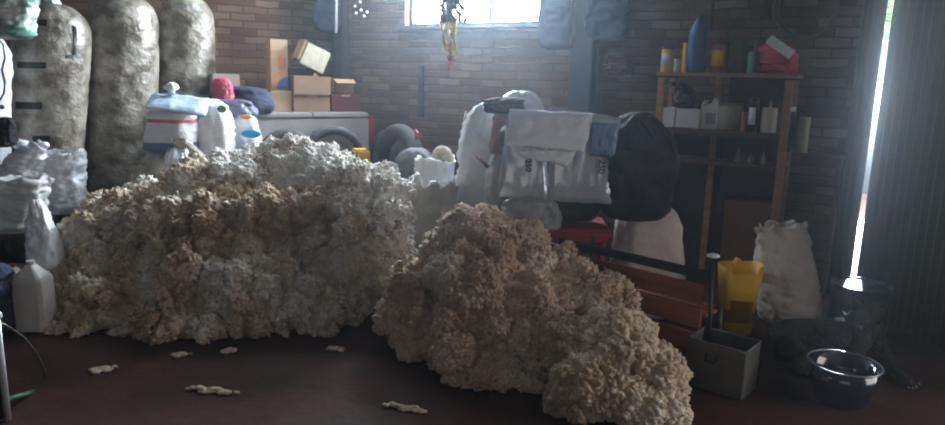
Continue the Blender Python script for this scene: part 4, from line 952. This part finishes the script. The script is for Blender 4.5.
# tin box
ba = G(684, 383); bb_ = G(741, 401); bc = G(754, 375); ex = (bb_ - ba); L = ex.length; yw = math.atan2(ex.y, ex.x); D = .21
tin_h = W(741, 353, bb_.y).z; tb_ = empty('tin_box', ba, yw, 'dull grey open tin box on the floor by the round mound', 'tin box')
print('tin', L, D, tin_h, ba, bb_, bc)
t_ = .006; bm = bmesh.new()
box(bm, (L / 2, t_ / 2, tin_h / 2), (L, t_, tin_h)); box(bm, (L / 2, D - t_ / 2, tin_h / 2), (L, t_, tin_h)); box(bm, (t_ / 2, D / 2, tin_h / 2), (t_, D - 2 * t_, tin_h)); box(bm, (L - t_ / 2, D / 2, tin_h / 2), (t_, D - 2 * t_, tin_h)); box(bm, (L / 2, D / 2, t_ / 2 + .02), (L - t_, D - t_, t_))
finish('body', bm, GALV, tb_)
bm = bmesh.new()
tube(bm, [(0, 0, tin_h), (L, 0, tin_h), (L, D, tin_h), (0, D, tin_h)], .006, 8, closed=True); finish('rim', bm, GALV, tb_, smooth=True)
bm = bmesh.new(); tube(bm, [(L * .35, -.004, tin_h * .78), (L * .37, -.03, tin_h * .66), (L * .52, -.03, tin_h * .66), (L * .54, -.004, tin_h * .78)], .006, 6); finish('handle', bm, DARKM, tb_, smooth=True)

# ------------------------------------------------------------------ drum
dY = G(855, 336).y + .05; dc = at(855, dY, 0); dr = .165; dh = W(855, 284, dY).z
dm = empty('metal_drum', dc, 0, 'bluish metal drum in the light of the slit behind the dog', 'drum')
bm = bmesh.new(); rg = lathe(bm, [(dr * .97, 0), (dr, .006), (dr, dh * .30), (dr * 1.03, dh * .33), (dr, dh * .36), (dr, dh * .64), (dr * 1.03, dh * .67), (dr, dh * .70), (dr, dh - .01)], 48); cap(bm, rg[0]); cap(bm, rg[-1]); finish('body', bm, BLUEM, dm, smooth=True)
bm = bmesh.new(); rg = lathe(bm, [(dr * .94, dh - .022), (dr * .94, dh - .008), (dr * .97, dh), (dr * 1.03, dh), (dr * 1.03, dh - .015), (dr, dh - .016)], 48); finish('rim', bm, BLUEM, dm, smooth=True)
bm = bmesh.new(); rg = lathe(bm, [(.001, dh - .006), (dr * .6, dh - .006), (dr * .94, dh - .009)], 48); finish('lid', bm, BLUEM, dm, smooth=True)
bm = bmesh.new(); cyl(bm, (.03, -.05, dh - .007), (.03, -.05, dh + .006), .022, n=20); finish('bung', bm, BLUEM, dm)
# bowl
bc_ = G(849, 409) + V((0, .09, 0)); rim = W(849, 363, bc_.y); bh = rim.z; br = .163
POT = M('dark_blue_enamel', (.008, .014, .035), .12, spec=.8); POT.node_tree.nodes['Principled BSDF'].inputs['Coat Weight'].default_value = .6
bwl = empty('bowl', bc_, 0, 'glossy dark blue basin with a thin rim on the floor in front of the dog', 'bowl')
bm = bmesh.new(); rg = lathe(bm, [(br * .66, 0), (br * .72, .012), (br * .9, bh * .55), (br * .985, bh * .97), (br * .96, bh * .97), (br * .87, bh * .55), (br * .68, .03), (.001, .022)], 56); cap(bm, rg[0]); finish('body', bm, POT, bwl, smooth=True)
bm = bmesh.new(); tube(bm, [(br * math.cos(a), br * math.sin(a), bh) for a in [2 * PI * i / 56 for i in range(56)]], .0045, 8, closed=True); finish('rim', bm, M('worn_rim', (.22, .25, .30), .3, metal=.6), bwl, smooth=True)
# wire loop handles
bm = bmesh.new(); tube(bm, [(-br, -.02, bh * .95), (-br - .022, -.01, bh * .8), (-br - .02, .02, bh * .78), (-br, .03, bh * .95)], .004, 6); finish('handle', bm, DARKM, bwl, smooth=True)

# ------------------------------------------------------------------ dog
def skin(name, chains, m, parent=None, sub=2, loc=V((0, 0, 0))):
    """chains: list of [(point, radius or (rx, ry))]; a chain may start with an index of an earlier vertex"""
    vs, es, rs_ = [], [], []
    for ch in chains:
        prev = None
        for it in ch:
            if isinstance(it, int): prev = it; continue
            vs.append(V(it[0]) - loc); rs_.append(it[1] if isinstance(it[1], tuple) else (it[1], it[1]))
            if prev is not None: es.append((prev, len(vs) - 1))
            prev = len(vs) - 1
    me = bpy.data.meshes.new(name); me.from_pydata(vs, es, []); ob = bpy.data.objects.new(name, me); COL.objects.link(ob)
    ob.modifiers.new('k', 'SKIN').use_smooth_shade = True
    sv = me.skin_vertices[0].data
    for i, r in enumerate(rs_): sv[i].radius = r
    sv[0].use_root = True
    s = ob.modifiers.new('s', 'SUBSURF'); s.levels = s.render_levels = sub
    dg = bpy.context.evaluated_depsgraph_get(); nm = bpy.data.meshes.new_from_object(ob.evaluated_get(dg)); bpy.data.objects.remove(ob)
    o = link(name, nm, m, parent); o.location = loc if parent is None else (0, 0, 0)
    for p in nm.polygons: p.use_smooth = True
    return o
FUR = M('black_fur', (.012, .011, .012), .8, (.035, .032, .033), 14, .8, 70, spec=.25)
Yd = 3.75
def D3(px, py, Y): return W(px, py, Y)
floor_d = G(800, 372)
Yb = floor_d.y + .16
rump = at(783, Yb + .02, .12); mids = at(812, Yb, .125); chest = at(846, Yb - .02, .14)
sh_ = at(862, Yb - .02, .20); neck = W(868, 322, Yb - .03); skull = W(868, 311, Yb - .08); muz = W(860, 323, Yb - .22); nose = W(857, 327, Yb - .27)
root = at(812, Yb, 0)
chains = [
    [(mids, (.135, .125)), (rump, (.115, .118)), (at(770, Yb + .03, .09), (.085, .085))],
    [0, (chest, (.125, .13)), (sh_, (.10, .10)), (neck, (.075, .075)), (skull, (.062, .058)), (W(864, 318, Yb - .15), (.045, .042)), (muz, (.032, .030)), (nose, (.022, .02))],
    # near fore leg stretched forward along the floor to the paw
    [5, (at(880, Yb - .05, .085), .055), (at(888, Yb - .12, .045), .036), (G(897, 380) + V((0, 0, .032)), .030), (G(906, 386) + V((0, 0, .026)), .034), (G(912, 389) + V((0, 0, .02)), .026)],
    # far fore leg folded
    [5, (at(850, Yb - .16, .07), .05), (at(838, Yb - .26, .04), .032), (at(826, Yb - .28, .03), .03)],
    # hind leg folded along the belly: thigh, knee forward, hock back, foot
    [1, (at(786, Yb - .09, .10), (.085, .08)), (at(808, Yb - .18, .07), .05), (at(790, Yb - .20, .035), .03), (at(806, Yb - .24, .026), .026), (at(816, Yb - .26, .022), .022)],
]
dog = empty('dog', root, 0, 'black dog lying on the floor behind the glossy basin', 'dog')
db_ = skin('body', chains, FUR, dog, 2, root)
me = db_.data
for v in me.vertices:
    w_ = v.co + root; d_ = nz(w_, 22) * .012 + nz(w_, 60) * .005; v.co += v.normal * d_ + V((0, 0, 0))
    if v.co.z < .004: v.co.z = .004
def ear(px, py, Y, s, tilt):
    bm = bmesh.new(); rg = lathe(bm, [(.03, 0), (.028, .012), (.02, .03), (.006, .055)], 16)
    for v in bm.verts: v.co.y *= .4
    cap(bm, rg[0]); o = finish('ear', bm, FUR, dog, smooth=True); o.location = W(px, py, Y) - root; o.rotation_euler = (.1, tilt, 0); return o
ear(880, 311, Yb - .06, 1, .75); ear(857, 307, Yb - .07, 1, -.5)
bm = bmesh.new(); bmesh.ops.create_icosphere(bm, subdivisions=2, radius=.014, matrix=Matrix.Translation(nose + V((-.003, -.022, .004)) - root)); finish('nose', bm, BLACKP, dog, smooth=True)
for px in (858.5, 867.5):
    bm = bmesh.new(); bmesh.ops.create_icosphere(bm, subdivisions=2, radius=.009, matrix=Matrix.Translation(W(px, 315.5, Yb - .168) - root)); finish('eye', bm, M('dog_eye', (.03, .015, .01), .1), dog, smooth=True)
CLAW = M('claw', (.35, .28, .26), .4)
for px, py in ((907.5, 390), (911.5, 391), (915, 389.5), (918, 386.5)):
    g = G(px, py); bm = bmesh.new(); tube(bm, [G(px - 5, py - 3) + V((0, 0, .03)) - root, g + V((0, 0, .022)) - root], lambda t: .013 - .004 * t, 8); finish('toe', bm, FUR, dog, smooth=True)
    bm = bmesh.new(); cyl(bm, g + V((0, 0, .02)) - root, g + V((.006, -.007, .012)) - root, .005, .002, 8); finish('claw', bm, CLAW, dog, smooth=True)

# ------------------------------------------------------------------ outside: bushes seen through the slit
LEAF = M('sunlit_leaves', (.12, .30, .05), .6, (.30, .50, .12), 8)
bm = bmesh.new(); rs = random.Random(5)
oc = onplane(900, 10, q1 - nC * 1.0, nC); oc.z = 0
for i in range(1500):
    p = V((rs.gauss(0, .55), rs.gauss(0, .25), 2.25 + rs.gauss(0, .40))); a = rs.uniform(0, 6.28); b = rs.uniform(-1, 1)
    x = V((math.cos(a), math.sin(a), b * .5)).normalized() * .05; y = V((-math.sin(a), math.cos(a), rs.uniform(-1, 1))).normalized() * .028; n = x.cross(y).normalized() * .002
    v = [bm.verts.new(q) for q in (p - x, p + y, p + x, p - y)]; v2 = [bm.verts.new(q + n) for q in (p - x, p + y, p + x, p - y)]
    bm.faces.new(v); bm.faces.new(v2[::-1])
    for k in range(4): bm.faces.new((v[k], v2[k], v2[(k + 1) % 4], v[(k + 1) % 4]))
_nt = LEAF.node_tree; _tr = _nt.nodes.new('ShaderNodeBsdfTranslucent'); _tr.inputs[0].default_value = (.45, .75, .20, 1); _mx = _nt.nodes.new('ShaderNodeMixShader'); _mx.inputs[0].default_value = .6
_nt.links.new(_nt.nodes['Principled BSDF'].outputs[0], _mx.inputs[1]); _nt.links.new(_tr.outputs[0], _mx.inputs[2]); _nt.links.new(_mx.outputs[0], _nt.nodes['Material Output'].inputs[0])
bush = empty('leafy_tree', oc - nC * .6, 0, 'green leafy tree outside, seen through the bright slit', 'tree')
finish('foliage', bm, LEAF, bush)
bm = bmesh.new(); cyl(bm, (0, 0, 0), (0, 0, 2.2), .06, .04, 12); finish('trunk', bm, WOODD, bush)
bm = bmesh.new(); box(bm, (0, 0, 0), (6, 5, .1)); p = C1 + dC * slit - nC * 2.9; o = finish('ground_outside', bm, M('pale_dusty_ground', (.82, .80, .74), .9), loc=(p.x + 0, p.y, -.044), rz=wyaw(dC)); o['kind'] = 'structure'

# ------------------------------------------------------------------ light
def area(name, loc, d, sx, sy, power, col, spread=PI):
    l = bpy.data.lights.new(name, 'AREA'); l.shape = 'RECTANGLE'; l.size = sx; l.size_y = sy; l.energy = power; l.color = col; l.spread = spread
    o = bpy.data.objects.new(name, l); COL.objects.link(o); o.location = loc; o.rotation_euler = V(d).to_track_quat('-Z', 'Y').to_euler(); return o
wc = C0 + dB * ((wl + wr) / 2) - nB * .55; wc.z = (wz + WT) / 2 + .35
def sky_sheet(name, loc, d, sx, sz, strength, col):
    m = bpy.data.materials.new(name); m.use_nodes = True; nt = m.node_tree; nt.nodes.remove(nt.nodes['Principled BSDF'])
    e = nt.nodes.new('ShaderNodeEmission'); e.inputs[0].default_value = (*col, 1); e.inputs[1].default_value = strength; nt.links.new(e.outputs[0], nt.nodes['Material Output'].inputs[0])
    bm = bmesh.new(); bmesh.ops.create_grid(bm, x_segments=1, y_segments=1, size=.5, matrix=Matrix.Diagonal((sx, sz, 1, 1)))
    o = finish(name, bm, m, loc=loc); o.rotation_euler = V(d).to_track_quat('-Z', 'Y').to_euler(); o['kind'] = 'structure'; return o
sky_sheet('sky_behind_window', wc, nB + V((0, 0, -.18)), 3.0, 1.9, 150, (.80, .90, 1.0))
scn = C1 + dC * (slit + .0) - nC * 3.2; scn.z = 1.6
sky_sheet('sky_behind_slit', scn, nC, 5, 3.4, 6, (.95, .98, 1.0))
area('top_fill', (-1.0, 6.0, 3.05), V((.0, -.35, -1)), 2.2, 1.0, 88, (.78, .90, 1.0))  # added lamp under the closed roof, brightens the heap tops
# the low sun seen through the slit
sunp = CAM + ray(876, 92).normalized() * 9.0
l = bpy.data.lights.new('low_sun', 'POINT'); l.energy = 3500; l.shadow_soft_size = .16; l.color = (.85, .93, 1.0)
o = bpy.data.objects.new('low_sun', l); COL.objects.link(o); o.location = sunp
# dim fill lamp added behind the viewer for ambient light
area('rear_fill', (-1.2, -4.5, 2.0), V((.10, 1, -.12)), 4.5, 2.4, 21, (1.0, .93, .84))
area('left_fill', (-4.6, .6, 2.5), V((.45, .9, -.35)), 1.3, 1.0, 7, (.70, .84, 1.0))  # cool lamp added out of frame to lift the left sacks and bales
gp = C1 + dC * (slit + 2.9) - nC * 1.3; gp.z = 1.3
area('right_fill', gp, nC * .8 - dC * .75 + V((0, 0, -.15)), 1.6, 2.2, 45, (1.0, .95, .92))  # unseen lamp added past the door leaf to brighten the right floor
# thin even haze filling the shed air
w = bpy.data.worlds.new('world'); sc.world = w; w.use_nodes = True; N = w.node_tree.nodes; L = w.node_tree.links
N['Background'].inputs[0].default_value = (.5, .6, .7, 1); N['Background'].inputs[1].default_value = 0.0
vs = N.new('ShaderNodeVolumeScatter'); vs.inputs['Density'].default_value = .0075; vs.inputs['Anisotropy'].default_value = .82; vs.inputs['Color'].default_value = (.72, .86, 1, 1)
L.new(vs.outputs[0], N['World Output'].inputs['Volume'])

sc.view_settings.view_transform = 'Standard'; sc.view_settings.look = 'None'; sc.view_settings.gamma = 1; sc.view_settings.exposure = 0.04
sc.cycles.use_denoising = True; sc.cycles.filter_width = 2.1
sc.cycles.max_bounces = 6; sc.cycles.volume_bounces = 1; sc.cycles.transparent_max_bounces = 8
sc.cycles.sample_clamp_indirect = 5
